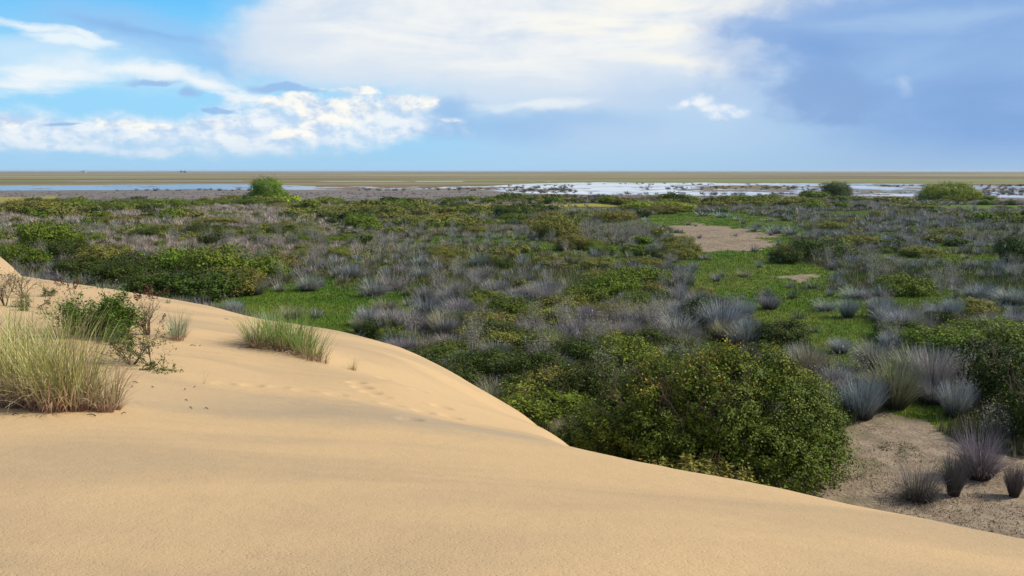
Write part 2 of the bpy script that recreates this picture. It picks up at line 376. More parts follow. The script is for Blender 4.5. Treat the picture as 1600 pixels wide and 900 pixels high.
GOLD = [[(640, 330), (655, 321), (940, 318), (1000, 324), (890, 329)], [(-60, 309), (95, 307), (80, 319), (-60, 321)]]
BARE = [[(1040, 354), (1100, 349), (1205, 365), (1210, 378), (1170, 393), (1080, 397), (1055, 375)], [(1195, 433), (1270, 427), (1285, 436), (1210, 442)],
        [(1318, 655), (1400, 645), (1470, 665), (1530, 695), (1640, 720), (1800, 960), (1050, 960), (1200, 745), (1300, 700)]]
def zone(X, Y):
    X = np.asarray(X, float); Y = np.asarray(Y, float)
    D = np.hypot(X, Y); k = D / 45
    jx = X + (fbm(X, Y, 3.0, 5) * 1.6) * np.minimum(k, 2); jy = Y + (fbm(X, Y, 3.0, 9) * 1.8) * np.minimum(k, 2)
    jx = jx + fbm(X, Y, .9, 15) * .7 * np.minimum(k, 2); jy = jy + fbm(X, Y, .9, 19) * .9 * np.minimum(k, 2)
    f = lambda L: np.any([inside(p, jx, jy) for p in L], 0)
    gap = (fbm(X, Y, 7, 99) + .25 * fbm(X, Y, 2, 98) > .30 - .1 * (X > 4)) & (D > 17)
    return dict(gap=gap, meadow=f(MEADOW), half=f(MEADOW_HALF), gold=f(GOLD), bare=f(BARE))

def az_array(lo, hi, step, far=4.0):
    a = np.arange(lo, hi + 1e-6, step); b = np.arange(hi + far, 360 + lo, far)
    return np.radians(np.concatenate([a, b]))
def polar_mesh(name, az, R, zf, mat, attrs, origin=(0, 0), closed=True, centre=True):
    A, RR = np.meshgrid(az, R); X = origin[0] + RR * np.sin(A); Y = origin[1] + RR * np.cos(A)
    Z = zf(X, Y); nr, na = X.shape
    V = np.stack([X, Y, Z], -1).reshape(-1, 3)
    i = np.arange(nr - 1)[:, None]; j = np.arange(na if closed else na - 1)[None, :]; j2 = (j + 1) % na
    F = np.stack([i * na + j, i * na + j2, (i + 1) * na + j2, (i + 1) * na + j], -1).reshape(-1, 4)[:, ::-1]
    at = attrs(V[:, 0], V[:, 1]) if attrs else {}
    return link(name, mesh_np(name, V, F, mat, at, True))

OPEN0 = 172.0
def ground_z(X, Y):
    D = np.hypot(X, Y)
    return fbm(X, Y, 9, 3) * 0.16 * np.clip((190 - D) / 60, 0, 1)
def ground_attrs(X, Y):
    z = zone(X, Y); D = np.hypot(X, Y)
    hn = fbm(X, Y, 5, 31)
    op = np.clip((Y + fbm(X, Y, 40, 8) * 10 - OPEN0) / 12, 0, 1)
    return dict(open=op * 1.0, gold=z['gold'] * 1.0, meadow=np.maximum(z['meadow'] * 1.0, np.maximum(z['half'] * np.clip(hn * 3 + .8, 0, 1), z['gap'] * (D < 160) * .75)) * (Y > 0), bare=z['bare'] * 1.0 * (Y > 0))
Rg = np.concatenate([np.linspace(0.5, 12, 12), np.geomspace(12.5, 560, 620), np.geomspace(600, 15000, 50)])
ground = polar_mesh('marsh_ground', az_array(-42, 42, 0.14), Rg, ground_z, marsh_material(), ground_attrs)
tag(ground, kind='structure')

# ------------------------------------------------------------------ dune
CTRL = [depth_pt(*p) for p in [
 (0, 425, 26), (110, 440, 25), (220, 457, 24.5), (330, 475, 24), (400, 494, 23), (530, 515, 22), (640, 545, 20.5), (700, 574, 19.8), (760, 609, 19), (830, 651, 18.2), (866, 684, 17.6),
 (0, 640, 8.3), (0, 560, 11.5), (0, 490, 16), (120, 640, 8.4), (120, 560, 12), (120, 500, 16), (250, 640, 9.0), (250, 565, 12.2), (250, 505, 17), (240, 480, 21),
 (450, 640, 9.8), (450, 592, 12.5), (440, 548, 15.3), (470, 520, 20), (600, 640, 10), (600, 598, 13), (620, 562, 17), (550, 575, 15.2),
 (700, 705, 7.4), (700, 658, 10.8), (700, 622, 15), (800, 702, 7.9), (800, 672, 11.3), (790, 645, 15.3),
 (870, 689, 9.2), (940, 702, 8.7), (1000, 714, 8.3), (1100, 732, 7.7), (1200, 751, 7.2), (1300, 772, 6.7), (1400, 793, 6.3), (1500, 812, 5.95), (1600, 831, 5.6),
 (0, 900, 3.55), (400, 900, 3.5), (800, 900, 3.45), (1200, 900, 3.6), (1600, 900, 4.2), (0, 760, 5.1), (400, 770, 5.2), (800, 790, 5.1), (1100, 800, 5.3), (400, 690, 7.3), (100, 690, 6.6)]]
CTRL += [(0, 0, 4.42), (0, -4, 4.6), (-6, 0, 4.45), (5, 0, 4.1), (8, 2.5, 3.3), (-18, 12, 3.5), (-25, 26, 3.1), (-12, -5, 4.8), (9, -4, 4.0)]
CTRL = np.array(CTRL)
def tps_fit(P, z):
    n = len(P); d = np.hypot(P[:, None, 0] - P[None, :, 0], P[:, None, 1] - P[None, :, 1])
    K = np.where(d > 0, d * d * np.log(d + 1e-12), 0) + np.eye(n) * 0.05
    A = np.zeros((n + 3, n + 3)); A[:n, :n] = K; A[:n, n] = 1; A[:n, n + 1:] = P; A[n, :n] = 1; A[n + 1:, :n] = P.T
    return np.linalg.solve(A, np.concatenate([z, [0, 0, 0]]))
TW = tps_fit(CTRL[:, :2], CTRL[:, 2])
def tps(X, Y):
    r = TW[-3] + TW[-2] * X + TW[-1] * Y
    for i, (cx, cy, _) in enumerate(CTRL):
        d2 = (X - cx) ** 2 + (Y - cy) ** 2 + 1e-9
        r = r + TW[i] * 0.5 * d2 * np.log(d2)
    return r
EDGE = np.array([depth_pt(*p)[:2] for p in [(-900, 425, 30), (-500, 420, 28), (0, 425, 26), (110, 440, 25), (220, 457, 24.5), (330, 475, 24), (400, 494, 23), (530, 515, 22), (640, 545, 20.5), (700, 574, 19.8), (760, 609, 19), (830, 651, 18.2), (866, 684, 17.6)]]
   + [(0.80, 15.5), (0.64, 12.5)] + [depth_pt(*p)[:2] for p in [(885, 692, 9.3), (940, 702, 8.7), (1000, 714, 8.3), (1100, 732, 7.7), (1200, 751, 7.2), (1300, 772, 6.7), (1400, 793, 6.3), (1500, 812, 5.95), (1600, 831, 5.6)]]
   + [(4.9, 4.2), (8, 1), (11, -6), (11, -14), (-45, -14), (-45, 32)])
def sdist(X, Y):
    X = np.asarray(X, float); Y = np.asarray(Y, float)
    best = np.full(X.shape, 1e9); ins = np.zeros(X.shape, bool); n = len(EDGE)
    for i in range(n):
        a = EDGE[i]; b = EDGE[(i + 1) % n]; e = b - a; L = (e @ e)
        t = np.clip(((X - a[0]) * e[0] + (Y - a[1]) * e[1]) / L, 0, 1)
        best = np.minimum(best, np.hypot(X - a[0] - t * e[0], Y - a[1] - t * e[1]))
        if a[1] != b[1]:
            ins ^= ((a[1] > Y) != (b[1] > Y)) & (X < (b[0] - a[0]) * (Y - a[1]) / (b[1] - a[1]) + a[0])
    return np.where(ins, -best, best)
FOOT = [(395, 603), (435, 605), (475, 611), (527, 617), (557, 598), (566, 606), (580, 613), (596, 620), (568, 626), (614, 633), (655, 611), (705, 652), (622, 601), (662, 644), (735, 664), (350, 600), (600, 592), (690, 636), (640, 655)]
def dune_z(X, Y):
    s = sdist(X, Y) + fbm(X, Y, 0.7, 77) * 0.07
    w = 0.16
    sp_ = w * np.log1p(np.exp(np.clip(s / w, -30, 30)))
    h = tps(X, Y) - 0.62 * sp_
    h = h + fbm(X, Y, 2.2, 12) * 0.018 + fbm(X, Y, 0.5, 41) * 0.005
    # mounds of sand caught by the grass
    for (x, y, a, r) in MOUNDS: h = h + a * np.exp(-((X - x) ** 2 + (Y - y) ** 2) / (2 * r * r))
    far = 3.3 - 1.3 * 0.4 * np.log1p(np.exp(np.clip((X + 22.7) / 0.4, -30, 30))) - 0.16 * np.maximum(np.abs(Y - 36) - .8, 0) ** 2
    return np.maximum(h, np.minimum(far, 6))
MOUNDS = []
def on_dune(px, py, step=0.05, rmax=45):
    d = px_dir(px, py); d = d / d[1]
    Ys = np.arange(2.5, rmax, step); X = d[0] * Ys; Z = EYE + d[2] * Ys
    hit = np.nonzero(dune_z(X, Ys) >= Z)[0]
    i = hit[0] if len(hit) else np.argmin(np.abs(Ys - 25))
    return np.array([X[i], Ys[i], float(dune_z(np.array([X[i]]), np.array([Ys[i]]))[0])])
_m1 = on_dune(450, 552); _m2 = on_dune(420, 545); _m3 = on_dune(240, 520)
MOUNDS = [(_m1[0] + .1, _m1[1] + .2, 0.10, 0.55), (_m2[0], _m2[1] + .2, 0.10, 0.5), (_m3[0], _m3[1], 0.13, 0.8)]
_b = on_dune(60, 632); MOUNDS.append((_b[0], _b[1] + .3, 0.06, 0.7))
FP = [on_dune(*p) for p in FOOT]
def dune_full(X, Y):
    h = dune_z(X, Y)
    for i, p in enumerate(FP):
        a = 0.5 + 0.5 * math.sin(i * 2.1)
        dx = X - p[0]; dy = Y - p[1]; c, s_ = math.cos(a), math.sin(a)
        u = (dx * c + dy * s_) / 0.14; v = (-dx * s_ + dy * c) / 0.12
        r2 = u * u + v * v
        m = r2 < 9
        h = h + np.where(m, -0.042 * (.6 + .4 * math.sin(i * 5.3)) * np.exp(-r2 * r2) + 0.004 * np.exp(-(np.sqrt(r2) - 1.4) ** 2 * 6), 0)
    return h
Rd = np.concatenate([np.geomspace(0.4, 10, 380), np.arange(10.05, 18, 0.05), np.arange(18.1, 34, 0.09), np.arange(34.5, 62, 0.6)])
dune = polar_mesh('sand_dune', az_array(-44, 44, 0.11), Rd, dune_full, sand_material(), None, origin=(0, -0.5))
tag(dune, kind='structure')

# ------------------------------------------------------------------ water
WX = [-400, 0, 200, 380, 420, 500, 640, 700, 760, 800, 850, 930, 1000, 1100, 1300, 1450, 1600, 2000]
WF = [290, 290.3, 289, 287.5, 289, 291, 291.5, 292, 291, 288.5, 286, 284.5, 285.5, 286, 287, 288, 290, 290]
WN = [298.0, 298.0, 297.0, 296.8, 297.0, 296.5, 296.3, 295.7, 297, 301, 303.5, 304.5, 304.5, 305.5, 306, 307, 309, 310]
def is_water(X, Y):
    px, py = to_px(X, Y, 0)
    j = fbm(X, Y / 3, 14, 50) * 1.1
    f = np.interp(px, WX, WF); n = np.interp(px, WX, WN)
    w = (py > f + j) & (py < n + j * .7)
    isl = fbm(X, Y / 2.2, 8, 60) + 0.4 * fbm(X, Y, 2.5, 61)
    core = np.exp(-((px - 1170) / 110) ** 2 - ((py - 293.5) / 3.5) ** 2) * .9 + np.exp(-((px - 830) / 60) ** 2 - ((py - 296.5) / 4.5) ** 2) * .7 \
         + np.exp(-((px - 1350) / 60) ** 2 - ((py - 300) / 3) ** 2) * .6 + np.exp(-((px - 1560) / 60) ** 2 - ((py - 297) / 5) ** 2) * .6
    isl = isl + .28 * np.clip((px - 1040) / 60, 0, 1) + np.where(px > 780, .35 * fbm(X, Y / 3, 3.0, 64), 0)
    w &= ~(isl + core + .55 * np.exp(-((px - 600) / 190) ** 2) > 0.52)
    strip = (np.abs(py - 283.6 - fbm(X, Y / 3, 60, 70) * .5) < 0.42) & (px > 480) & (px < 860) & (fbm(X, Y / 4, 25, 71) > -0.15)
    strip |= (np.abs(py - 283.0) < 0.3) & (px > 60) & (px < 380) & (fbm(X, Y / 4, 18, 72) > 0.15)
    strip |= (np.abs(py - 286.2) < 0.3) & (px > 1440) & (px < 1560) & (fbm(X, Y / 4, 25, 73) > 0.0)
    return w | strip
def build_water():
    az = np.radians(np.arange(-42, 42, 0.04)); R = np.geomspace(178, 640, 230)
    A, RR = np.meshgrid(az, R); X = RR * np.sin(A); Y = RR * np.cos(A)
    nr, na = X.shape
    V = np.stack([X, Y, np.full_like(X, 0.03)], -1).reshape(-1, 3)
    Xc = (X[:-1, :-1] + X[1:, 1:]) / 2; Yc = (Y[:-1, :-1] + Y[1:, 1:]) / 2
    k = is_water(Xc, Yc)
    i, j = np.nonzero(k)
    F = np.stack([i * na + j, (i + 1) * na + j, (i + 1) * na + j + 1, i * na + j + 1], -1)[:, ::-1]
    us, inv = np.unique(F, return_inverse=True)
    o = link('water', mesh_np('water', V[us], inv.reshape(F.shape), water_material(), None, True))
    tag(o, kind='structure')
build_water()

# ------------------------------------------------------------------ plant shapes (numpy arrays)
def blades(rng, n, r0, h, w, lean=0.7, droop=0.35, seg=3, hvar=0.35, up=0.0):
    """radiating clump of tapering blades: returns V, F(quads), v, t"""
    a = rng.uniform(0, 2 * np.pi, n); rr = r0 * np.sqrt(rng.uniform(0, 1, n))
    b = a + rng.normal(0, 0.5, n)
    ln = np.clip(lean * (0.15 + rng.uniform(0, 1, n) ** 0.8) - up, 0.02, 1.45)
    L = h * (1 - hvar * rng.uniform(0, 1, n)); dr = droop * rng.uniform(0.3, 1.3, n)
    base = np.stack([rr * np.cos(a), rr * np.sin(a), np.zeros(n)], 1)
    hd = np.stack([np.cos(b), np.sin(b), np.zeros(n)], 1)
    side = np.stack([-np.sin(b + rng.normal(0, .8, n)), np.cos(b), np.zeros(n)], 1)
    side += rng.normal(0, .3, (n, 3)); side /= np.linalg.norm(side, axis=1, keepdims=True)
    pts = []; p = base.copy(); ang = ln.copy()
    pts.append(p.copy())
    for s in range(seg):
        d = hd * np.sin(ang)[:, None]; d[:, 2] = np.cos(ang)
        p = p + d * (L / seg)[:, None]; pts.append(p.copy()); ang = ang + dr / seg * (1.5 if s else 0.8)
    V = np.zeros((n, seg + 1, 2, 3)); t = np.zeros((n, seg + 1, 2))
    for s in range(seg + 1):
        ww = w * (1 - 0.8 * (s / seg) ** 1.5) * 0.5
        V[:, s, 0] = pts[s] - side * ww; V[:, s, 1] = pts[s] + side * ww; t[:, s] = s / seg
    idx = np.arange(n * (seg + 1) * 2).reshape(n, seg + 1, 2)
    F = np.stack([idx[:, :-1, 0], idx[:, :-1, 1], idx[:, 1:, 1], idx[:, 1:, 0]], -1).reshape(-1, 4)
    v = np.repeat(rng.uniform(0, 1, n), (seg + 1) * 2)
    return V.reshape(-1, 3), F, v, t.ravel()
def leaves(rng, C, N, size, aspect=0.6, bend=True):
    """one folded quad per leaf centred on C, facing about N"""
    n = len(C); N = N + rng.normal(0, 0.55, (n, 3)); N /= np.linalg.norm(N, axis=1, keepdims=True)
    r = rng.normal(0, 1, (n, 3)); U = np.cross(N, r); U /= np.linalg.norm(U, axis=1, keepdims=True); W = np.cross(N, U)
    s = (size * rng.uniform(0.6, 1.35, n))[:, None]
    V = np.stack([C - U * s * .5, C + W * s * .5 * aspect + N * s * .08, C + U * s * .5, C - W * s * .5 * aspect + N * s * .08], 1)
    F = np.arange(n * 4).reshape(n, 4)
    v = np.repeat(rng.uniform(0, 1, n), 4)
    return V.reshape(-1, 3), F, v
def tubes(segs, k=3):
    """segs: (p0,p1,r0,r1) arrays -> prisms"""
    p0 = np.array([s[0] for s in segs]); p1 = np.array([s[1] for s in segs]); r0 = np.array([s[2] for s in segs]); r1 = np.array([s[3] for s in segs])
    d = p1 - p0; d /= np.linalg.norm(d, axis=1, keepdims=True) + 1e-9
    r = np.tile([0.31, 0.22, 0.92], (len(d), 1)); r[np.abs(d[:, 2]) > 0.9] = [1, 0, 0]
    u = np.cross(d, r); u /= np.linalg.norm(u, axis=1, keepdims=True); w = np.cross(d, u)
    n = len(segs); V = np.zeros((n, 2, k, 3))
    for i in range(k):
        a = 2 * math.pi * i / k; o = u * math.cos(a) + w * math.sin(a)
        V[:, 0, i] = p0 + o * r0[:, None]; V[:, 1, i] = p1 + o * r1[:, None]
    idx = np.arange(n * 2 * k).reshape(n, 2, k); j = (np.arange(k) + 1) % k
    F = np.stack([idx[:, 0, :], idx[:, 0, j], idx[:, 1, j], idx[:, 1, :]], -1).reshape(-1, 4)
    return V.reshape(-1, 3), F
def grow(rng, p, d, L, r, depth, segs, tips, spread=0.6, nseg=4, up=0.1, kids=(2, 4)):
    for i in range(nseg):
        d = d + rng.normal(0, 0.16, 3); d[2] += up * 0.3; d = d / np.linalg.norm(d)
        q = p + d * L / nseg; rr = r * (1 - 0.55 / nseg)
        segs.append((p, q, r, rr)); p, r = q, rr
        if depth > 0 and i >= 1:
            for _ in range(rng.integers(kids[0], kids[1]) if i == nseg - 1 else rng.integers(0, 2) + (1 if depth > 1 else 0)):
                nd = d + rng.normal(0, spread, 3); nd[2] += up; nd /= np.linalg.norm(nd)
                grow(rng, p, nd, L * rng.uniform(.5, .8), r * .65, depth - 1, segs, tips, spread, max(2, nseg - 1), up, kids)
    tips.append((p, d))
def crown(rng, lobes, density, size, aspect=0.6, spr=0.10, per=9, inner=0.25, zmin=0.02, holes=0.75):
    """lobes: (cx,cy,cz,rx,ry,rz). Sprigs of leaves over and inside an uneven union of lobes."""
    Cs, Ns = [], []
    for (cx, cy, cz, rx, ry, rz) in lobes:
        area = 4 * math.pi * ((rx * ry) ** 1.6 + (rx * rz) ** 1.6 + (ry * rz) ** 1.6) ** (1 / 1.6) / 3 ** (1 / 1.6)
        n = int(area * density)
        d = rng.normal(0, 1, (n, 3)); d /= np.linalg.norm(d, axis=1, keepdims=True)
        lump = 1 + 0.15 * np.sin(d[:, 0] * 7 + cx * 9) * np.sin(d[:, 1] * 6 + cy * 5) + 0.13 * np.sin(d[:, 2] * 9 + cx * 3 + d[:, 0] * 5)
        rad = np.where(rng.uniform(0, 1, n) < inner, rng.uniform(.45, .9, n), rng.normal(0.98, 0.055, n)) * lump
        # a few sprigs reach out
        rad = np.where(rng.uniform(0, 1, n) < 0.05, rad * rng.uniform(1.03, 1.16, n), rad)
        c = np.stack([cx + d[:, 0] * rx * rad, cy + d[:, 1] * ry * rad, cz + d[:, 2] * rz * rad], 1)
        nn = np.stack([d[:, 0] / rx, d[:, 1] / ry, d[:, 2] / rz], 1); nn /= np.linalg.norm(nn, axis=1, keepdims=True)
        f_ = 3.1 / max(rx, .35) ** .5
        hole = np.sin(c[:, 0] * f_ * 2.3 + cx) * np.sin(c[:, 1] * f_ * 2.1 + cy * 2) + np.sin(c[:, 2] * f_ * 2.9 + c[:, 0] * f_ * 1.7) * .7
        k = (c[:, 2] > zmin) & ((hole < holes) | (rad < .8)); Cs.append(c[k]); Ns.append(nn[k])
    C = np.concatenate(Cs); N = np.concatenate(Ns)
    # drop the sprigs deep inside other lobes
    deep = np.zeros(len(C), bool)
    for (cx, cy, cz, rx, ry, rz) in lobes:
        deep |= ((C[:, 0] - cx) / rx) ** 2 + ((C[:, 1] - cy) / ry) ** 2 + ((C[:, 2] - cz) / rz) ** 2 < 0.3
    C, N = C[~deep], N[~deep]
    tone = rng.uniform(0, 1, len(C))
    C2 = np.repeat(C, per, 0) + rng.normal(0, spr, (len(C) * per, 3)); N2 = np.repeat(N, per, 0) + np.array([0, 0, .35])
    C2[:, 2] = np.maximum(C2[:, 2], zmin)
    V, F, v = leaves(rng, C2, N2, size, aspect)
    v = np.clip(0.6 * v + 0.4 * np.repeat(np.repeat(tone, per), 4), 0, 1)
    return V, F, v
def bush_lobes(rng, n, R, H):
    L = [(0, 0, H * .42, R * .72, R * .72, H * .52)]
    for i in range(n):
        a = 2 * math.pi * i / n + rng.uniform(-.4, .4); q = rng.uniform(.35, .68) * R; s = rng.uniform(.30, .5) * R
        L.append((q * math.cos(a), q * math.sin(a), H * rng.uniform(.25, .66), s, s * rng.uniform(.8, 1.2), H * rng.uniform(.22, .36)))
    return L

# ---- prototypes meshes (radius about 1, height about 1 for easy scaling)
rush_me, rush_arr = [], []
for k in range(5):
    r = np.random.default_rng(100 + k)
    V, F, v, t = blades(r, [900, 700, 1000, 800, 600][k], [0.25, .2, .32, .28, .36][k], 1.06, 0.0145, lean=[0.85, 0.6, 1.0, 0.7, 1.15][k], droop=[.5, .35, .6, .3, .8][k], seg=3, hvar=[.4, .3, .55, .45, .6][k])
    rush_me.append(mesh_np('rush_blades', V, F, M_blade, dict(v=v, t=t)))
for k in range(6):
    r = np.random.default_rng(150 + k)
    rush_arr.append(blades(r, 95, 0.25, 1.05, 0.034, lean=[1.0, 0.8, 1.1][k % 3], droop=0.35, seg=2))
rush_far = [blades(np.random.default_rng(170 + k), 42, 0.3, 1.0, 0.075, lean=1.0, droop=0.3, seg=1) for k in range(4)]
shrub_me, stem_me = [], []
for k in range(6):
    r = np.random.default_rng(200 + k)
    V, F, v = crown(r, bush_lobes(r, 9, 1.0, 1.0), 75, 0.062, 0.62, spr=0.055, per=11, inner=.3)
    shrub_me.append(mesh_np('foliage', V, F, M_leaf, dict(v=v)))
    segs, tips = [], []
    for i in range(7):
        a = r.uniform(0, 6.28); d = np.array([math.cos(a) * .7, math.sin(a) * .7, 1.0]); d /= np.linalg.norm(d)
        grow(r, np.array([0, 0, -0.1]), d, 0.85, 0.022, 1, segs, tips, .5, 4, .2)
    V, F = tubes(segs, 4); stem_me.append(mesh_np('stems', V, F, M_bark))
twig_me, twig_arr = [], []
for k in range(4):
    r = np.random.default_rng(300 + k); segs, tips = [], []
    for i in range(11):
        a = r.uniform(0, 6.28); q = r.uniform(0, .3); d = np.array([math.cos(a) * .55, math.sin(a) * .55, 1.0]); d /= np.linalg.norm(d)
        grow(r, np.array([0, 0, -0.05]), d, 0.62, 0.009, 2, segs, tips, .45, 4, .25, (2, 4))
    V, F = tubes(segs, 3); twig_me.append(mesh_np('twigs', V, F, M_twig))
    C = np.array([t[0] for t in tips]); C = np.repeat(C, 3, 0) + r.normal(0, .03, (len(C) * 3, 3)); C[:, 2] = np.maximum(C[:, 2], .03)
    V2, F2, v2 = leaves(r, C, np.tile([0., 0, 1], (len(C), 1)), 0.045, .5)
    twig_arr.append((mesh_np('sparse_leaves', V2, F2, M_leaf, dict(v=v2)),))
def twig_small(r):
    segs, tips = [], []
    for i in range(5):
        a = r.uniform(0, 6.28); d = np.array([math.cos(a) * .45, math.sin(a) * .45, 1.0]); d /= np.linalg.norm(d)
        grow(r, np.array([math.cos(a) * .15, math.sin(a) * .15, 0.]), d, 0.7, 0.018, 1, segs, tips, .4, 3, .25, (2, 4))
    return tubes(segs, 3)
twig_lo = [twig_small(np.random.default_rng(320 + k)) for k in range(4)]

# ------------------------------------------------------------------ plan the plants
BG = (.255, .268, .262); PU = (.280, .256, .240); TN = (.38, .32, .20); PK = (.43, .345, .28); DK = (.125, .115, .112); OLB = (.255, .250, .150)
GR = (.115, .168, .014); DG = (.055, .083, .011); OL = (.185, .188, .032); YG = (.25, .31, .03); BGN = (.060, .15, .014)
def jit(c, rng, a=.18):
    k = 1 + rng.uniform(-a, a); return tuple(max(0.005, x * k * (1 + rng.uniform(-.07, .07))) for x in c)
SHRUBS = [  # px, base row, width px, height px, colour
 (60, 395, 72, 44, GR), (28, 424, 62, 36, GR), (96, 412, 60, 30, DG), (150, 414, 76, 26, OL), (200, 442, 90, 42, DG), (262, 444, 110, 54, GR), (322, 452, 110, 62, GR), (290, 474, 130, 46, DG), (180, 455, 70, 40, DG),
 (395, 442, 90, 42, GR), (355, 464, 90, 42, OL), (232, 470, 90, 40, DG), (430, 424, 64, 26, OL), (110, 436, 70, 30, DG), (5, 400, 40, 20, GR),
 (18, 337, 70, 22, OL), (58, 330, 60, 16, OL), (110, 326, 76, 14, GR), (170, 325, 84, 13, GR), (232, 324, 84, 13, GR), (286, 325, 60, 12, GR), (345, 322, 60, 10, GR), (388, 322, 60, 12, GR), (452, 320, 34, 14, YG), (440, 328, 60, 11, OL), (508, 318, 40, 10, GR), (478, 324, 44, 9, OL),
 (562, 357, 62, 24, GR), (600, 337, 78, 15, OL), (660, 352, 60, 15, OL), (525, 332, 60, 12, OL), (704, 346, 60, 14, OL), (872, 376, 70, 36, OL), (850, 352, 66, 20, OL), (965, 347, 60, 18, OL), (1012, 330, 60, 17, YG), (1056, 331, 64, 17, YG), (1036, 334, 60, 14, OL), (985, 328, 40, 10, OL),
 (740, 366, 50, 14, OL), (415, 362, 70, 14, OL), (330, 352, 80, 12, OL), (250, 365, 70, 13, OL), (470, 360, 50, 12, GR), (180, 350, 80, 12, OL), (370, 374, 60, 16, OL), (530, 378, 50, 12, GR), (120, 385, 50, 20, GR),
 (960, 474, 96, 46, GR), (1004, 452, 90, 36, GR), (908, 484, 80, 36, GR), (798, 504, 84, 38, GR), (955, 446, 84, 24, OL), (892, 392, 50, 26, OL), (1020, 470, 60, 30, OL), (470, 405, 50, 14, OL), (560, 410, 40, 12, OL), (935, 420, 60, 18, OL), (1010, 418, 60, 16, OL),
 (700, 566, 80, 36, GR), (760, 594, 92, 50, DG), (850, 606, 104, 56, DG), (884, 646, 92, 60, DG), (820, 628, 84, 46, DG), (936, 646, 110, 78, DG), (980, 586, 124, 60, GR), (900, 574, 92, 46, DG), (1012, 554, 92, 40, DG), (742, 536, 70, 30, OL), (668, 580, 60, 26, DG), (850, 672, 60, 34, DG), (800, 642, 70, 34, DG),
 (1226, 548, 92, 46, DG), (1106, 512, 66, 48, DG), (1180, 520, 40, 20, OL), (1500, 562, 112, 42, GR), (1560, 602, 110, 62, DG), (1606, 650, 110, 84, DG), (1650, 700, 120, 90, DG), (1556, 538, 100, 34, GR), (1612, 560, 100, 44, GR), (1600, 415, 56, 42, DG), (1282, 408, 84, 34, DG), (1232, 414, 50, 24, DG),
 (1445, 404, 60, 16, OL), (1420, 466, 84, 30, GR), (1100, 470, 50, 22, OL), (1530, 500, 80, 24, OL), (1350, 386, 60, 18, OL), (1300, 362, 60, 14, OL), (1500, 372, 70, 14, OL), (1180, 322, 60, 8, OL), (1260, 316, 60, 8, OL), (1330, 316, 60, 10, GR), (1400, 316, 60, 8, OL), (1275, 310, 40, 10, GR), (1535, 312, 50, 7, GR), (1455, 330, 60, 9, OL), (1160, 312, 50, 7, OL), (1205, 310, 40, 6, OL),
 (1255, 395, 40, 18, GR), (1410, 530, 70, 26, DG), (1462, 545, 60, 22, OL)]
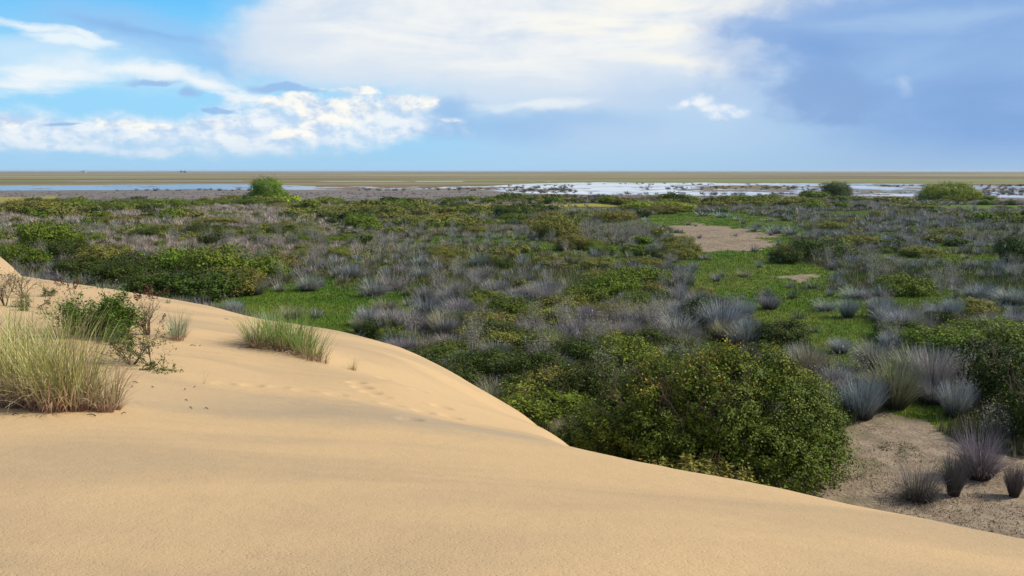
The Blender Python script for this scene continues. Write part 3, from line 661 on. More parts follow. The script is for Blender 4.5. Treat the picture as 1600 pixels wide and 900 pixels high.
RUSH = [
 (1355, 654, 84, 70, BG), (1408, 640, 100, 92, OLB), (1468, 622, 92, 76, PU), (1502, 652, 62, 58, BG), (1540, 748, 78, 86, PU), (1445, 783, 76, 76, DK), (1498, 774, 58, 64, DK), (1592, 774, 46, 50, DK), (1372, 580, 70, 50, PU), (1318, 552, 46, 26, BG), (1440, 600, 90, 62, OLB),
 (1132, 522, 84, 54, BG), (1170, 545, 70, 46, PU), (1270, 596, 90, 58, OLB), (1310, 606, 60, 54, PU), (1098, 508, 60, 50, BG), (1062, 530, 80, 50, PU), (1080, 570, 80, 44, PU),
 (480, 454, 46, 32, PU), (435, 456, 34, 26, PU), (398, 462, 42, 28, OLB), (366, 464, 40, 28, PU), (548, 436, 40, 30, BG), (584, 463, 54, 38, PU), (612, 455, 44, 36, PU), (658, 436, 40, 32, BG), (684, 426, 34, 26, PU), (640, 464, 40, 20, PU), (618, 412, 34, 20, PU), (750, 418, 44, 30, BG), (816, 416, 36, 26, BG), (750, 440, 44, 26, PU), (700, 450, 34, 20, PU), (720, 432, 30, 22, PU), (870, 420, 34, 24, PU), (930, 402, 30, 20, BG), (905, 410, 40, 24, BG),
 (575, 510, 60, 34, PU), (720, 498, 60, 36, PU), (760, 520, 60, 36, BG), (830, 530, 60, 40, PU), (860, 540, 60, 36, OLB), (800, 548, 56, 34, PU), (700, 478, 50, 30, PU), (850, 470, 50, 30, BG), (880, 520, 60, 40, PU), (905, 530, 56, 40, PU), (1040, 500, 60, 40, BG), (1060, 480, 50, 36, PU), (780, 470, 44, 30, PU), (1070, 450, 44, 30, BG), (1085, 485, 44, 34, BG), (1000, 510, 60, 36, PU), (610, 520, 66, 40, PU), (640, 530, 70, 48, PU), (665, 500, 60, 40, BG), (600, 490, 50, 26, OLB), (690, 525, 66, 46, OLB), (650, 556, 60, 30, PU), (560, 520, 44, 26, OLB),
 (1122, 440, 34, 18, BG), (1165, 434, 44, 16, OLB), (1188, 420, 22, 14, BG), (1200, 464, 28, 18, BG), (1206, 486, 46, 24, PU), (1294, 488, 44, 24, BG), (1300, 466, 26, 18, BG), (1236, 450, 22, 14, PU), (1160, 470, 20, 16, OLB), (1320, 420, 34, 16, BG), (1290, 415, 26, 14, PU), (1103, 406, 34, 12, PU), (1094, 392, 14, 8, DK), (1160, 355, 14, 7, DK), (1150, 370, 16, 7, BG), (1270, 360, 20, 10, DK), (1275, 520, 30, 14, DK), (1350, 412, 30, 14, BG), (1470, 415, 24, 14, PU), (1530, 420, 24, 14, PU), (1565, 422, 28, 18, BG), (1392, 408, 24, 12, PU), (1450, 410, 16, 12, DK), (1440, 420, 26, 14, BG),
 (995, 385, 24, 12, DK), (1030, 384, 22, 14, DK), (1012, 372, 22, 12, DK), (1060, 380, 14, 12, DK), (1015, 392, 22, 12, DK), (1034, 362, 16, 8, DK), (1180, 362, 40, 12, BG), (1215, 366, 50, 20, BG), (1240, 368, 50, 18, BG), (1130, 340, 40, 12, BG), (1100, 338, 40, 12, BG), (1155, 344, 26, 9, BG), (1205, 345, 40, 8, PU), (1120, 332, 40, 10, BG),
 (1392, 362, 40, 12, PU), (1320, 372, 40, 14, BG), (1340, 470, 50, 24, BG), (1380, 500, 60, 32, BG), (1330, 500, 50, 30, BG), (1420, 520, 60, 30, BG), (1240, 470, 30, 16, DK), (1480, 510, 60, 28, BG), (1540, 470, 60, 26, BG), (1590, 480, 60, 26, BG), (1250, 500, 34, 16, DK)]
plan = []   # dict(kind,x,y,r,h,c, px,py, app)
def add(kind, x, y, r, h, c):
    px, py = to_px(x, y, 0); d = math.hypot(x, y)
    m_ = r * FPX / d; vis = (-m_ < px < 1600 + m_)
    plan.append(dict(kind=kind, x=x, y=y, r=r, h=h, c=c, px=float(px), py=float(py), d=d, app=(r * h) / d / d if vis else 0))
prng = np.random.default_rng(5)
occ = []
for L, kind in ((SHRUBS, 'shrub'), (RUSH, 'rush')):
    for (px, py, w, h, c) in L:
        p = g_at(px, py); d = math.hypot(p[0], p[1]); r = w * d / FPX / 2; hh = h * d / FPX
        if kind == 'rush': add(kind, p[0], p[1] + r * .5, r * 1.0, hh * 1.0, jit(c, prng))
        else: add(kind, p[0], p[1] + r * .6, r * 1.08, hh * 0.97, jit(c, prng, .15))
        occ.append((p[0], p[1] + r * .5, r * (.75 if kind == 'shrub' else .6)))
BUSH = g_at(1098, 735); BUSHC = np.array([BUSH[0] + 0.05, 17.9])
occ.append((BUSHC[0], BUSHC[1], 2.9))
occ = np.array(occ)
# random filling of the scrub
def fill():
    rng = prng; r = 15.0
    while r < 186:
        sp_ = 0.78 if r < 45 else (0.98 if r < 100 else 1.5)
        n = int(math.radians(88) * r / sp_)
        az = np.radians(-44) + (np.arange(n) + rng.uniform(-.45, .45, n)) / n * math.radians(88)
        rr = r + rng.uniform(-.45, .45, n) * sp_
        X = rr * np.sin(az); Y = rr * np.cos(az)
        z = zone(X, Y); u = rng.uniform(0, 1, n); dz = dune_z(X, Y); px, py = to_px(X, Y, 0)
        shn = fbm(X, Y, 16, 21); twn = fbm(X, Y, 10, 23); cn = fbm(X, Y, 22, 25)
        for i in range(n):
            if dz[i] > -0.35: continue
            if z['bare'][i] and u[i] > (.015 if rr[i] < 30 else .05): continue
            if z['gold'][i]: continue
            if z['meadow'][i] and u[i] > 0.022: continue
            if z['gap'][i] and u[i] > .22: continue
            if z['half'][i] and u[i] > 0.34: continue
            if Y[i] > OPEN0 + 6: continue
            o = (occ[:, 0] - X[i]) ** 2 + (occ[:, 1] - Y[i]) ** 2 < occ[:, 2] ** 2
            if o.any(): continue
            q = rng.uniform(); P = px[i]
            if P > 1250 and py[i] > 655: 
                if q > .05: continue
            ps = 0.04 + .85 * max(0, shn[i] - .08); pt = 0.04 + 0.20 * max(0, twn[i])
            if py[i] > 545: ps += .12
            if z['meadow'][i] or (py[i] > 590 and P > 1330): ps = 0
            far = rr[i] > 100; leftpink = P < 560 and py[i] < 400
            if q < ps:
                s = rng.uniform(.5, 1.0) * (1.25 if far else 1) * (1 + 1.2 * max(0, shn[i])); c = [OL, GR, OL, DG][rng.integers(4)] if py[i] < 480 else [GR, DG, DG, OL][rng.integers(4)]
                add('shrub', X[i], Y[i], s, s * rng.uniform(.5, .85), jit(c, rng))
            elif q < ps + pt * (1 if py[i] > 330 else .2) and not z['meadow'][i]:
                add('twig', X[i], Y[i], rng.uniform(.6, .95), rng.uniform(.75, 1.25), jit(OLB, rng))
            else:
                s = rng.uniform(.36, .66) * (1.3 if far else 1)
                if leftpink: c = PK if cn[i] > -.25 else OLB
                elif P > 1000: c = [BG, DK, PU, OLB, BG][rng.integers(5)] if py[i] > 345 else [PU, OLB, PU][rng.integers(3)]
                elif py[i] < 420: c = [PU, OLB, BG, OLB, TN][rng.integers(5)]
                else: c = [PU, BG, OLB, DK][rng.integers(4)]
                add('rush', X[i], Y[i], s, s * rng.uniform(1.0, 1.4), jit(c, rng))
        r += sp_
fill()
# rushes and small bushes standing in and around the shallow water
for (a, b, c_, d_, n) in [(790, 900, 290, 302, 120), (560, 800, 295, 298, 40), (180, 420, 296.5, 298.5, 30), (1000, 1290, 291, 297, 90), (1530, 1600, 294, 306, 60), (830, 950, 307, 316, 170), (900, 1290, 302, 305, 40), (1370, 1600, 290, 292, 60), (900, 1290, 287, 289, 30)]:
    for _ in range(n):
        p = g_at(prng.uniform(a, b), prng.uniform(c_, d_)); s = prng.uniform(.45, 1.15)
        add('rush', p[0], p[1], s * prng.uniform(.8, 1.6), s, jit((.085, .075, .055), prng))
for _ in range(1500):                          # low purple rush flat and pale reeds
    p = g_at(prng.uniform(-100, 1700), prng.uniform(300, 318)); 
    if is_water(np.array([p[0]]), np.array([p[1]]))[0] or zone(np.array([p[0]]), np.array([p[1]]))['gold'][0]: continue
    add('rush', p[0], p[1], prng.uniform(.4, .8), prng.uniform(.3, .6), jit(PU, prng))
for _ in range(110):
    p = g_at(prng.uniform(955, 1035), prng.uniform(312, 319)); add('rush', p[0], p[1], prng.uniform(.5, .9), prng.uniform(1.2, 1.9), jit((.38, .29, .24), prng))
for _ in range(60):
    p = g_at(prng.uniform(640, 940), prng.uniform(319, 324)); add('rush', p[0], p[1], prng.uniform(.4, .6), prng.uniform(.7, 1.1), jit((.40, .34, .22), prng))

# ------------------------------------------------------------------ individuals and the mass behind them
def gz(x, y): return float(ground_z(np.array([x]), np.array([y]))[0])
def visible(p):       # not buried behind the dune
    return not (p['d'] < 45 and p['py'] > 480 and float(dune_z(np.array([p['x']]), np.array([p['y']]))[0]) > -.2)
individual, mass = [], []
for kind, cap in (('rush', 300), ('shrub', 220), ('twig', 150)):
    L = [p for p in plan if p['kind'] == kind]; L.sort(key=lambda p: -p['app'])
    ok = [p for p in L if p['app'] > 0 and visible(p)][:cap]
    ids = set(id(p) for p in ok); individual += ok; mass += [p for p in L if id(p) not in ids]

def area_name(p):
    x, y = p['px'], p['py']
    if y < 335: return 'near the water, left part' if x < 400 else 'near the water, middle' if x < 900 else 'near the water, right part'
    if y < 400:
        if x < 130: return 'in the far left field'
        if x < 560: return 'below the lone round tree'
        if x < 980: return 'in the middle-distance scrub'
        if x < 1290: return 'around the far bare patch'
        return 'in heath below the right-hand trees'
    if y < 480:
        if x < 340: return 'in the left thicket'
        if x < 700: return 'around the bright green grass'
        if x < 1090: return 'in grey scrub, centre'
        if x < 1340: return 'on the right green meadow'
        return 'in heath at right edge'
    if y < 570:
        if x < 720: return 'just behind the dune crest'
        if x < 1060: return 'above the big bush'
        if x < 1340: return 'between big bush and meadow'
        return 'above the bare sandy ground'
    if x < 1060: return 'left of the big bush'
    if x < 1330: return 'beside the big bush top'
    return 'around the bare sandy ground'
def hue(c, kind):
    r, g, b = c
    if kind == 'rush':
        if max(c) < .10: return 'dark brown-grey'
        if g > b * 1.35: return 'straw-olive' if r < .20 else 'pinkish tan'
        if b > r * 1.06: return 'blue-grey'
        return 'purple-grey'
    if g > .13: return 'light yellow-green'
    if r > g * .85: return 'olive'
    return 'dark green' if g < .075 else 'mid green'
def base_label(p):
    k = p['kind']; sz = p['h']
    if k == 'rush': return ('tall' if p['h'] > 1.15 else 'low' if p['h'] < .6 else 'knee-high', hue(p['c'], k) + ' rush tussock')
    if k == 'shrub': return ('broad' if p['r'] > 1.7 else 'small' if p['r'] < .75 else 'rounded', hue(p['c'], k) + ' leafy shrub')
    return ('tall' if p['h'] > 1.05 else 'low', 'pale bare-twigged shrub')
buckets = {}
for p in individual:
    s, t = base_label(p); p['_b'] = (s, t, area_name(p)); buckets.setdefault(p['_b'], []).append(p)
ORD = ['leftmost', 'second from left', 'third from left', 'fourth from left', 'fifth from left', 'sixth from left', 'seventh from left', 'eighth from left', 'ninth from left', 'tenth from left', 'eleventh from left', 'twelfth from left', 'thirteenth from left', 'fourteenth from left', 'fifteenth from left', 'sixteenth from left', 'seventeenth from left', 'eighteenth from left', 'nineteenth from left', 'twentieth from left']
for (s, t, a), L in buckets.items():
    plain = f"{s} {t} {a}"
    if len(L) == 1: L[0]['label'] = plain; continue
    L.sort(key=lambda p: p['d']); rows = ['']
    if len(L) > 8: rows = ['front', 'rear'] if len(L) <= 16 else ['front', 'middle', 'rear']
    for q, row in enumerate(rows):
        G = L[q * len(L) // len(rows):(q + 1) * len(L) // len(rows)]; G.sort(key=lambda p: p['px'])
        for n_, p in enumerate(G):
            p['label'] = (f"{ORD[n_]}{' in ' + row + ' row' if row else ''}, {plain}" if n_ < len(ORD) else f"{plain}{', ' + row + ' row right side' if row else ''}")
for p in individual: assert len(p['label'].split()) <= 16, p['label']
CATS = dict(rush='rush tussock', shrub='shrub', twig='dry shrub'); NAMES = dict(rush='rush_tussock', shrub='leafy_shrub', twig='dry_shrub')
GRP = dict(rush='rush tussocks over the marsh scrub', shrub='leafy shrubs over the marsh scrub', twig='pale dry shrubs in the scrub')
proto = {}
def make(p, i):
    k = p['kind']
    if k == 'rush':
        j = i % 5
        if ('r', j) not in proto:
            o = link(NAMES[k], rush_me[j]); proto['r', j] = o
        else: o = copy_tree(proto['r', j])
        o.color = (*p['c'], 1); s = (p['r'] * 1.18, p['r'] * 1.18, p['h'] * 1.08)
    elif k == 'shrub':
        j = i % 6
        if ('s', j) not in proto:
            o = link(NAMES[k], None); f = link('foliage', shrub_me[j], o); link('stems', stem_me[j], o); proto['s', j] = o
        else: o = copy_tree(proto['s', j])
        for ch in o.children:
            if ch.name.startswith('foliage'): ch.color = (*p['c'], 1)
        s = (p['r'] * 1.02, p['r'] * 1.0, p['h'])
    else:
        j = i % 4
        if ('t', j) not in proto:
            o = link(NAMES[k], None); link('branches', twig_me[j], o); link('sparse_leaves', twig_arr[j][0], o); proto['t', j] = o
        else: o = copy_tree(proto['t', j])
        for ch in o.children: ch.color = (*p['c'], 1)
        s = (p['r'], p['r'], p['h'] * .95)
    o.location = (p['x'], p['y'], gz(p['x'], p['y']) - .02); o.rotation_euler = (0, 0, (i * 2.399) % 6.283); o.scale = s
    tag(o, p['label'], CATS[k], GRP[k])
for i, p in enumerate(individual): make(p, i)

# near-only mesh parts are shared; everything else merges into one stuff object per kind
shrub_lo = []
for k in range(4):
    r = np.random.default_rng(400 + k); shrub_lo.append(crown(r, bush_lobes(r, 6, 1.0, 1.0), 26, 0.17, 0.65, spr=0.08, per=6, inner=.2))
def merge(name, items, getarr, mat, label, cat, colored=True):
    Vs, Fs, vs, cs, ts = [], [], [], [], []; off = 0
    rng = np.random.default_rng(9)
    for i, p in enumerate(items):
        A = getarr(p, i); V, F = A[0], A[1]; v = A[2] if len(A) > 2 else np.zeros(len(V)); ts.append(A[3] if len(A) > 3 else np.ones(len(V)))
        a = rng.uniform(0, 6.283); c, s = math.cos(a), math.sin(a)
        W = np.empty_like(V)
        W[:, 0] = (V[:, 0] * c - V[:, 1] * s) * p['r'] + p['x']; W[:, 1] = (V[:, 0] * s + V[:, 1] * c) * p['r'] + p['y']
        W[:, 2] = V[:, 2] * p['h'] + p['_z'] - .02
        Vs.append(W); Fs.append(F + off); off += len(V); vs.append(v); cs.append(np.tile(p['c'], (len(V), 1)))
    if not Vs: return
    at = dict(v=np.concatenate(vs), col=np.concatenate(cs), t=np.concatenate(ts)) if colored else {}
    o = link(name, mesh_np(name, np.concatenate(Vs), np.concatenate(Fs), mat, at))
    tag(o, label, cat, kind='stuff'); return o
zz = ground_z(np.array([p['x'] for p in mass]), np.array([p['y'] for p in mass]))
for p, z in zip(mass, zz): p['_z'] = float(z)
merge('rush_scrub', [p for p in mass if p['kind'] == 'rush'], lambda p, i: rush_arr[i % 6] if p['d'] < 95 else rush_far[i % 4], M_rushv, 'mass of small grey and tan rush tussocks filling the scrub out to the water', 'rushes')
merge('bushy_scrub', [p for p in mass if p['kind'] == 'shrub'], lambda p, i: shrub_lo[i % 4], M_leafv, 'low green and olive bushes mixed all through the far scrub', 'bushes')
merge('twiggy_scrub', [p for p in mass if p['kind'] == 'twig'], lambda p, i: twig_lo[i % 4], M_twig, 'thin pale dead twigs standing up all through the grey scrub', 'twigs', False)

# grass of the meadows and the ground cover between the plants
def ground_cover():
    rng = np.random.default_rng(77)
    def sample(n, r0, r1):
        r = np.sqrt(rng.uniform(r0 ** 2, r1 ** 2, n)) if r1 < 60 else np.exp(rng.uniform(math.log(r0), math.log(r1), n)); a = np.radians(rng.uniform(-44, 44, n))
        return r * np.sin(a), r * np.cos(a), r
    def tufts(name, X, Y, D, h, w, cols, label, cat, per=3, lean=.5):
        n = len(X) * per; x = np.repeat(X, per) + rng.normal(0, .05, n) * np.repeat(D, per) / 40; y = np.repeat(Y, per) + rng.normal(0, .05, n) * np.repeat(D, per) / 40; d = np.repeat(D, per)
        z = ground_z(x, y); H = h * rng.uniform(.5, 1.4, n); W = w * np.maximum(1, d / 25)
        a = rng.uniform(0, 6.283, n); b = rng.uniform(0, 6.283, n); l = rng.uniform(0, lean, n) * H
        sx, sy = np.cos(b) * W / 2, np.sin(b) * W / 2
        V = np.stack([np.stack([x - sx, y - sy, z - .01], 1), np.stack([x + sx, y + sy, z - .01], 1), np.stack([x + np.cos(a) * l, y + np.sin(a) * l, z + H], 1)], 1).reshape(-1, 3)
        C = np.repeat(np.array(cols)[np.clip(((fbm(x, y, 6, 123) * 1.1 + .5 + .05 * (x > 3) * 3) * len(cols) + rng.normal(0, 1.1, n)).astype(int), 0, len(cols) - 1)], 3, 0)
        o = link(name, mesh_np(name, V, np.arange(n * 3).reshape(n, 3), M_bladev, dict(v=np.repeat(rng.uniform(0, 1, n), 3), col=C)))
        tag(o, label, cat, kind='stuff')
    X, Y, D = sample(420000, 15, 150); z = zone(X, Y); dz = dune_z(X, Y)
    k = (z['meadow'] | z['gap'] | (z['half'] & (fbm(X, Y, 5, 31) > -.3))) & (dz < -.05) & ~z['bare']
    tufts('meadow_grass', X[k], Y[k], D[k], .085, .016, [(.050, .115, .010), (.060, .140, .010), (.095, .175, .012), (.140, .190, .018), (.18, .19, .040)], 'short bright green grass of the wet meadows', 'grass')
    X, Y, D = sample(190000, 14, 150); z = zone(X, Y); dz = dune_z(X, Y)
    k = ~(z['meadow'] | z['bare'] | z['gold'] | z['gap']) & (dz < -.05)
    tufts('scrub_grass', X[k], Y[k], D[k], .34, .020, [(.11, .125, .03), (.20, .175, .085), (.15, .125, .08), (.07, .11, .02)], 'rough olive grass and litter between the tussocks', 'grass')
    # leafy ground cover
    X, Y, D = sample(90000, 14, 150); z = zone(X, Y); dz = dune_z(X, Y)
    dens = fbm(X, Y, 3.5, 91)
    k = ~(z['meadow'] | z['bare'] | z['gold'] | z['gap'] | z['half']) & (dz < -.05) & (dens > -.1)
    X, Y, D, dens = X[k], Y[k], D[k], dens[k]; per = 4; n = len(X) * per
    C = np.stack([np.repeat(X, per) + rng.normal(0, .12, n), np.repeat(Y, per) + rng.normal(0, .12, n), np.repeat(ground_z(X, Y) + np.clip(dens, 0, 1) * .5, per) + rng.uniform(.02, .3, n)], 1)
    sz = np.clip(0.05 * np.repeat(D, per) / 28, .05, .2)
    N = np.tile([0., 0, 1], (n, 1)) + rng.normal(0, .5, (n, 3)); 
    V, F, v = leaves(rng, C, N, 1.0); V = (V.reshape(n, 4, 3) - C[:, None]) * sz[:, None, None] + C[:, None]
    cols = np.array([GR, OL, DG, (.07, .09, .02)])[rng.integers(0, 4, n)]
    o = link('ground_foliage', mesh_np('ground_foliage', V.reshape(-1, 3), F, M_leafv, dict(v=v, col=np.repeat(cols, 4, 0))))
    tag(o, 'creeping green leaves covering the ground under the scrub', 'ground cover', kind='stuff')
    # scraps on the bare ground
    X, Y, D = sample(300000, 12, 90); z = zone(X, Y)
    k = z['bare'] & (fbm(X, Y, 1.2, 55) > -.05) & (rng.uniform(0, 1, len(X)) < .5)
    tufts('dry_litter', X[k], Y[k], D[k], .03, .02, [(.14, .12, .05), (.10, .08, .05), (.16, .13, .09)], 'dark scraps and tiny weeds strewn on the bare ground', 'litter', 2, 1.5)
ground_cover()

# ------------------------------------------------------------------ the big bush below the dune
def big_bush():
    r = np.random.default_rng(900)
    o = link('large_bush', None, loc=(BUSHC[0], BUSHC[1], 0))
    lobes = [(0, .1, 1.0, 1.9, 1.5, 1.0), (-1.5, -.1, .8, 1.0, 1.1, .8), (1.5, -.2, 1.05, 1.0, 1.2, .95), (.2, -.9, 1.3, .9, .8, .75), (-.6, .1, 1.65, .85, .9, .62), (.55, -.2, 1.95, .7, .8, .52), (1.35, .1, 1.8, .7, .8, .55), (2.0, -.5, .75, .75, .9, .75), (-2.2, -.1, .5, .7, .9, .6), (.1, .9, 1.5, 1.2, .9, .75), (2.35, .3, 1.2, .55, .7, .6), (-1.0, -.9, .75, .8, .8, .7), (1.0, -1.3, .65, .8, .7, .7), (-.25, -1.1, .6, .8, .7, .6), (2.1, -1.1, .5, .65, .7, .55), (1.5, -1.7, .35, .7, .6, .45), (-1.2, .2, 1.35, .6, .7, .45), (1.9, -.2, 1.55, .5, .6, .4), (-.1, -.5, 1.85, .5, .5, .4)]
    for i in range(16):
        a = r.uniform(-2.2, 2.2); zz_ = 1.9 - .17 * (a - .6) ** 2 + r.uniform(-.1, .18); q = r.uniform(.2, .38); lobes.append((a, r.uniform(-.9, .5), zz_, q, q, q * r.uniform(.8, 1.5)))
    lobes += [(x_, y_, z_, q_, q_, q_ * .9) for x_, y_, z_, q_ in ((-2.6, -.3, .35, .5), (2.5, -.5, 1.0, .35), (2.65, -.1, .5, .4), (-1.75, -.7, 1.0, .4), (.5, -.3, 2.3, .32), (1.5, -.1, 2.15, .3))]
    V, F, v = crown(r, lobes, 100, 0.052, 0.66, spr=0.055, per=13, inner=.3, holes=.5)
    link('foliage', mesh_np('foliage', V, F, M_leaf, dict(v=v)), o, color=(.088, .125, .012))
    # upper sprigs in yellow: the lit bush top put into leaf colour
    n = 520; d = r.normal(0, 1, (n, 3)); d[:, 2] = np.abs(d[:, 2]) + .5; d /= np.linalg.norm(d, axis=1, keepdims=True)
    C = []
    for i in range(n):
        L = [q for q in lobes if q[2] + q[5] > 1.7][r.integers(len([q for q in lobes if q[2] + q[5] > 1.7]))]; C.append([L[0] + d[i, 0] * L[3] * 1.0, L[1] + d[i, 1] * L[4] * 1.0, L[2] + d[i, 2] * L[5] * 1.05])
    C = np.repeat(np.array(C), 7, 0); C = C + r.normal(0, .045, C.shape); C[:, 2] += r.uniform(0, 1, len(C)) * np.repeat(r.uniform(.05, .34, n), 7)
    V, F, v = leaves(r, C, np.repeat(d, 7, 0), .045, .6)
    link('sunlit_tint_sprigs', mesh_np('sunlit_tint_sprigs', V, F, M_leaf, dict(v=v)), o, color=(.32, .28, .03))
    segs, tips = [], []
    for i in range(22):
        a = r.uniform(0, 6.28); q = r.uniform(.1, 1.3); dd = np.array([math.cos(a) * .6, math.sin(a) * .5, 1.0]); dd /= np.linalg.norm(dd)
        grow(r, np.array([math.cos(a) * q, math.sin(a) * q * .7, -.1]), dd, 1.35, .03, 2, segs, tips, .5, 5, .15)
    V, F = tubes(segs, 4); link('branches', mesh_np('branches', V, F, M_bark), o)
    o.scale = (1, 1, .95)
    tag(o, 'large dense dark green bush with sunlit-coloured yellow-green tips just below the dune edge', 'bush')
big_bush()

# ------------------------------------------------------------------ trees at the far side
def tree(px, base, w, h, c, seed, label):
    r = np.random.default_rng(seed); p = g_at(px, base); d = math.hypot(p[0], p[1]); R = w * d / FPX / 2; H = h * d / FPX
    o = link('round_tree', None, loc=(p[0], p[1], 0))
    lobes = [(0, 0, H * .55, R * .7, R * .7, H * .42)]
    for i in range(9):
        a = i * .7; lobes.append((.55 * R * math.cos(a), .55 * R * math.sin(a), H * .2, R * .42, R * .42, H * .24))
    for i in range(13):
        a = r.uniform(0, 6.28); q = r.uniform(.3, .72) * R; s = r.uniform(.26, .42) * R
        lobes.append((q * math.cos(a), q * math.sin(a), H * r.uniform(.28, .76), s, s, H * r.uniform(.16, .26)))
    V, F, v = crown(r, lobes, 9, .17, .6, spr=.16, per=10, inner=.3, zmin=.15)
    link('crown', mesh_np('crown', V, F, M_leaf, dict(v=v)), o, color=c)
    segs, tips = [], []
    for i in range(4):
        a = i * 1.57 + r.uniform(0, .5); dd = np.array([math.cos(a) * .4, math.sin(a) * .4, 1.0]); dd /= np.linalg.norm(dd)
        grow(r, np.array([math.cos(a) * .15, math.sin(a) * .15, -.2]), dd, H * .6, .16, 2, segs, tips, .5, 4, .2)
    V, F = tubes(segs, 6); link('trunk', mesh_np('trunk', V, F, M_bark), o)
    tag(o, label, 'tree')
tree(417, 315, 62, 36, (.15, .25, .022), 11, 'bright green round tree standing alone left of centre before the water')
tree(1306, 307, 46, 21, (.085, .12, .020), 12, 'dark green rounded tree in front of the water, right of the wide bare patch')
tree(1480, 313, 84, 25, (.22, .27, .024), 13, 'wide yellow-green tree low against the water near the right edge')
tree(1268, 308.5, 34, 10, (.075, .11, .02), 14, 'low light green bush-like tree just left of the dark rounded tree')

# ------------------------------------------------------------------ far farmstead on the horizon
def farm():
    import bmesh
    p = g_at(131, 269.3); d = p[1]
    white = flat_mat('whitewash', (.78, .77, .74), .8, .05, .3); tile = flat_mat('roof_tile', (.35, .17, .10)); dark = flat_mat('window_dark', (.03, .03, .035))
    o = link('farmhouse', None, loc=(p[0], p[1], 0))
    def box(name, x0, x1, y0, y1, z0, z1, m, par, pitch=0):
        v = [(x0, y0, z0), (x1, y0, z0), (x1, y1, z0), (x0, y1, z0), (x0, y0, z1), (x1, y0, z1), (x1, y1, z1), (x0, y1, z1)]
        f = [(0, 3, 2, 1), (4, 5, 6, 7), (0, 1, 5, 4), (1, 2, 6, 5), (2, 3, 7, 6), (3, 0, 4, 7)]
        if pitch:
            ym = (y0 + y1) / 2; v[4] = (x0, ym, z1); v[5] = (x1, ym, z1); v[6] = (x1, ym + .05, z1); v[7] = (x0, ym + .05, z1)
        me = bpy.data.meshes.new(name); me.from_pydata(v, [], f); me.materials.append(m); return link(name, me, par)
    box('wall', -9, 9, -4, 4, 0, 4.5, white, o); rf = box('roof', -9.6, 9.6, -4.6, 4.6, 4.5, 7, tile, o, 1)
    box('chimney', 4, 5, -.5, .5, 6, 8, white, rf)
    for x in (-6.5, -3, 3, 6.5): box('window', x - .6, x + .6, -4.06, -3.9, 1.4, 2.9, dark, o)
    box('door', -.6, .6, -4.06, -3.9, 0, 2.2, dark, o)
    tag(o, 'tiny white farmhouse on the horizon at far left', 'farmhouse')
farm()
for px, w, hh, s in ((283, 3.0, 3.2, 31), (288.5, 4.5, 2.6, 32)):
    r = np.random.default_rng(s); p = g_at(px, 269.6); d = p[1]; R = w * d / FPX / 2; H = hh * d / FPX
    o = link('distant_tree', None, loc=(p[0], p[1], 0))
    V, F, v = crown(r, bush_lobes(r, 6, R, H * 1.0), .8, .9, .7, spr=.5, per=6, inner=.2)
    link('crown', mesh_np('crown', V, F, M_leaf, dict(v=v)), o, color=(.03, .045, .025))
    V, F = tubes([(np.array([0, 0, -.2]), np.array([0, 0, H * .5]), .4, .25)], 6); link('trunk', mesh_np('trunk', V, F, M_bark), o)
    tag(o, ('narrower' if s == 31 else 'wider') + ' of two tiny dark trees standing on the horizon at left', 'tree')

# ------------------------------------------------------------------ plants on the dune
MG = (.40, .39, .13); MG2 = (.20, .30, .06); MGB = (.22, .28, .15)
def marram(spots, h, nb, w, c, label, seed, lean=.34, droop=.5, dry=0.45):
    """spots: list of (px,py,radius) bases on the sand joined in one clump"""
    r = np.random.default_rng(seed); pts = [(on_dune(a, b), q, hs) for a, b, q, hs in spots]
    o0 = pts[0][0]; o = link('marram_grass', None, loc=tuple(o0))
    G, D = [], []
    for P, q, hs in pts:
        for store, n, ll, hh, up in ((G, int(nb * (1 - dry)), lean, h * hs, 0), (D, int(nb * dry), lean * 2.2, h * hs * .66, 0)):
            V, F, v, t = blades(r, n, q, hh, w, lean=ll, droop=droop * (1 if store is G else 2.2), seg=4, hvar=.5)
            V = V + (P - o0); gx, gy = V[:, 0] + o0[0], V[:, 1] + o0[1]
            V[:, 2] += (dune_z(gx, gy) - P[2]) * (1 - t) - .02
            store.append((V, F, v, t))
    for nm, S_, cc in (('green_blades', G, c), ('dry_blades', D, (.52, .41, .25))):
        V = np.concatenate([s[0] for s in S_]); off = np.cumsum([0] + [len(s[0]) for s in S_[:-1]])
        F = np.concatenate([s[1] + f for s, f in zip(S_, off)])
        link(nm, mesh_np(nm, V, F, M_marram, dict(v=np.concatenate([s[2] for s in S_]), t=np.concatenate([s[3] for s in S_]))), o, color=cc)
    tag(o, label, 'beach grass', 'marram grass clumps on the dune')
marram([(10, 622, .26, 1.0), (-40, 615, .3, 1.0), (38, 634, .2, .95)], 1.22, 340, .0085, MG, 'tall green and straw marram clump cut by the left edge of the picture', 1)
marram([(85, 640, .22, 1.0), (118, 640, .18, .95), (60, 610, .2, .9)], 1.20, 340, .0085, MG, 'tall yellow-green marram clump with reddish stems, second from the left edge', 2)
marram([(165, 645, .07, 1.0), (178, 640, .05, .8)], .72, 130, .006, (.30, .25, .12), 'slim reddish marram tuft at the right foot of the tall clumps', 3, lean=.35)
marram([(402, 541, .16, .9), (425, 541, .2, 1.0), (445, 546, .22, 1.0), (465, 550, .22, 1.0), (482, 559, .2, .85), (430, 530, .2, .9), (460, 535, .25, .9)], .80, 230, .0085, MG2, 'wide bright green marram clump on its own sand mound in mid-dune', 4, lean=.5)
marram([(500, 565, .16, 1.0)], .42, 60, .008, (.24, .24, .10), 'thin sparse marram tuft trailing off the right end of the wide clump', 5)
marram([(393, 543, .05, 1.0)], .58, 40, .008, (.24, .2, .12), 'slender brownish tuft at the left end of the wide marram clump', 6, lean=.25)
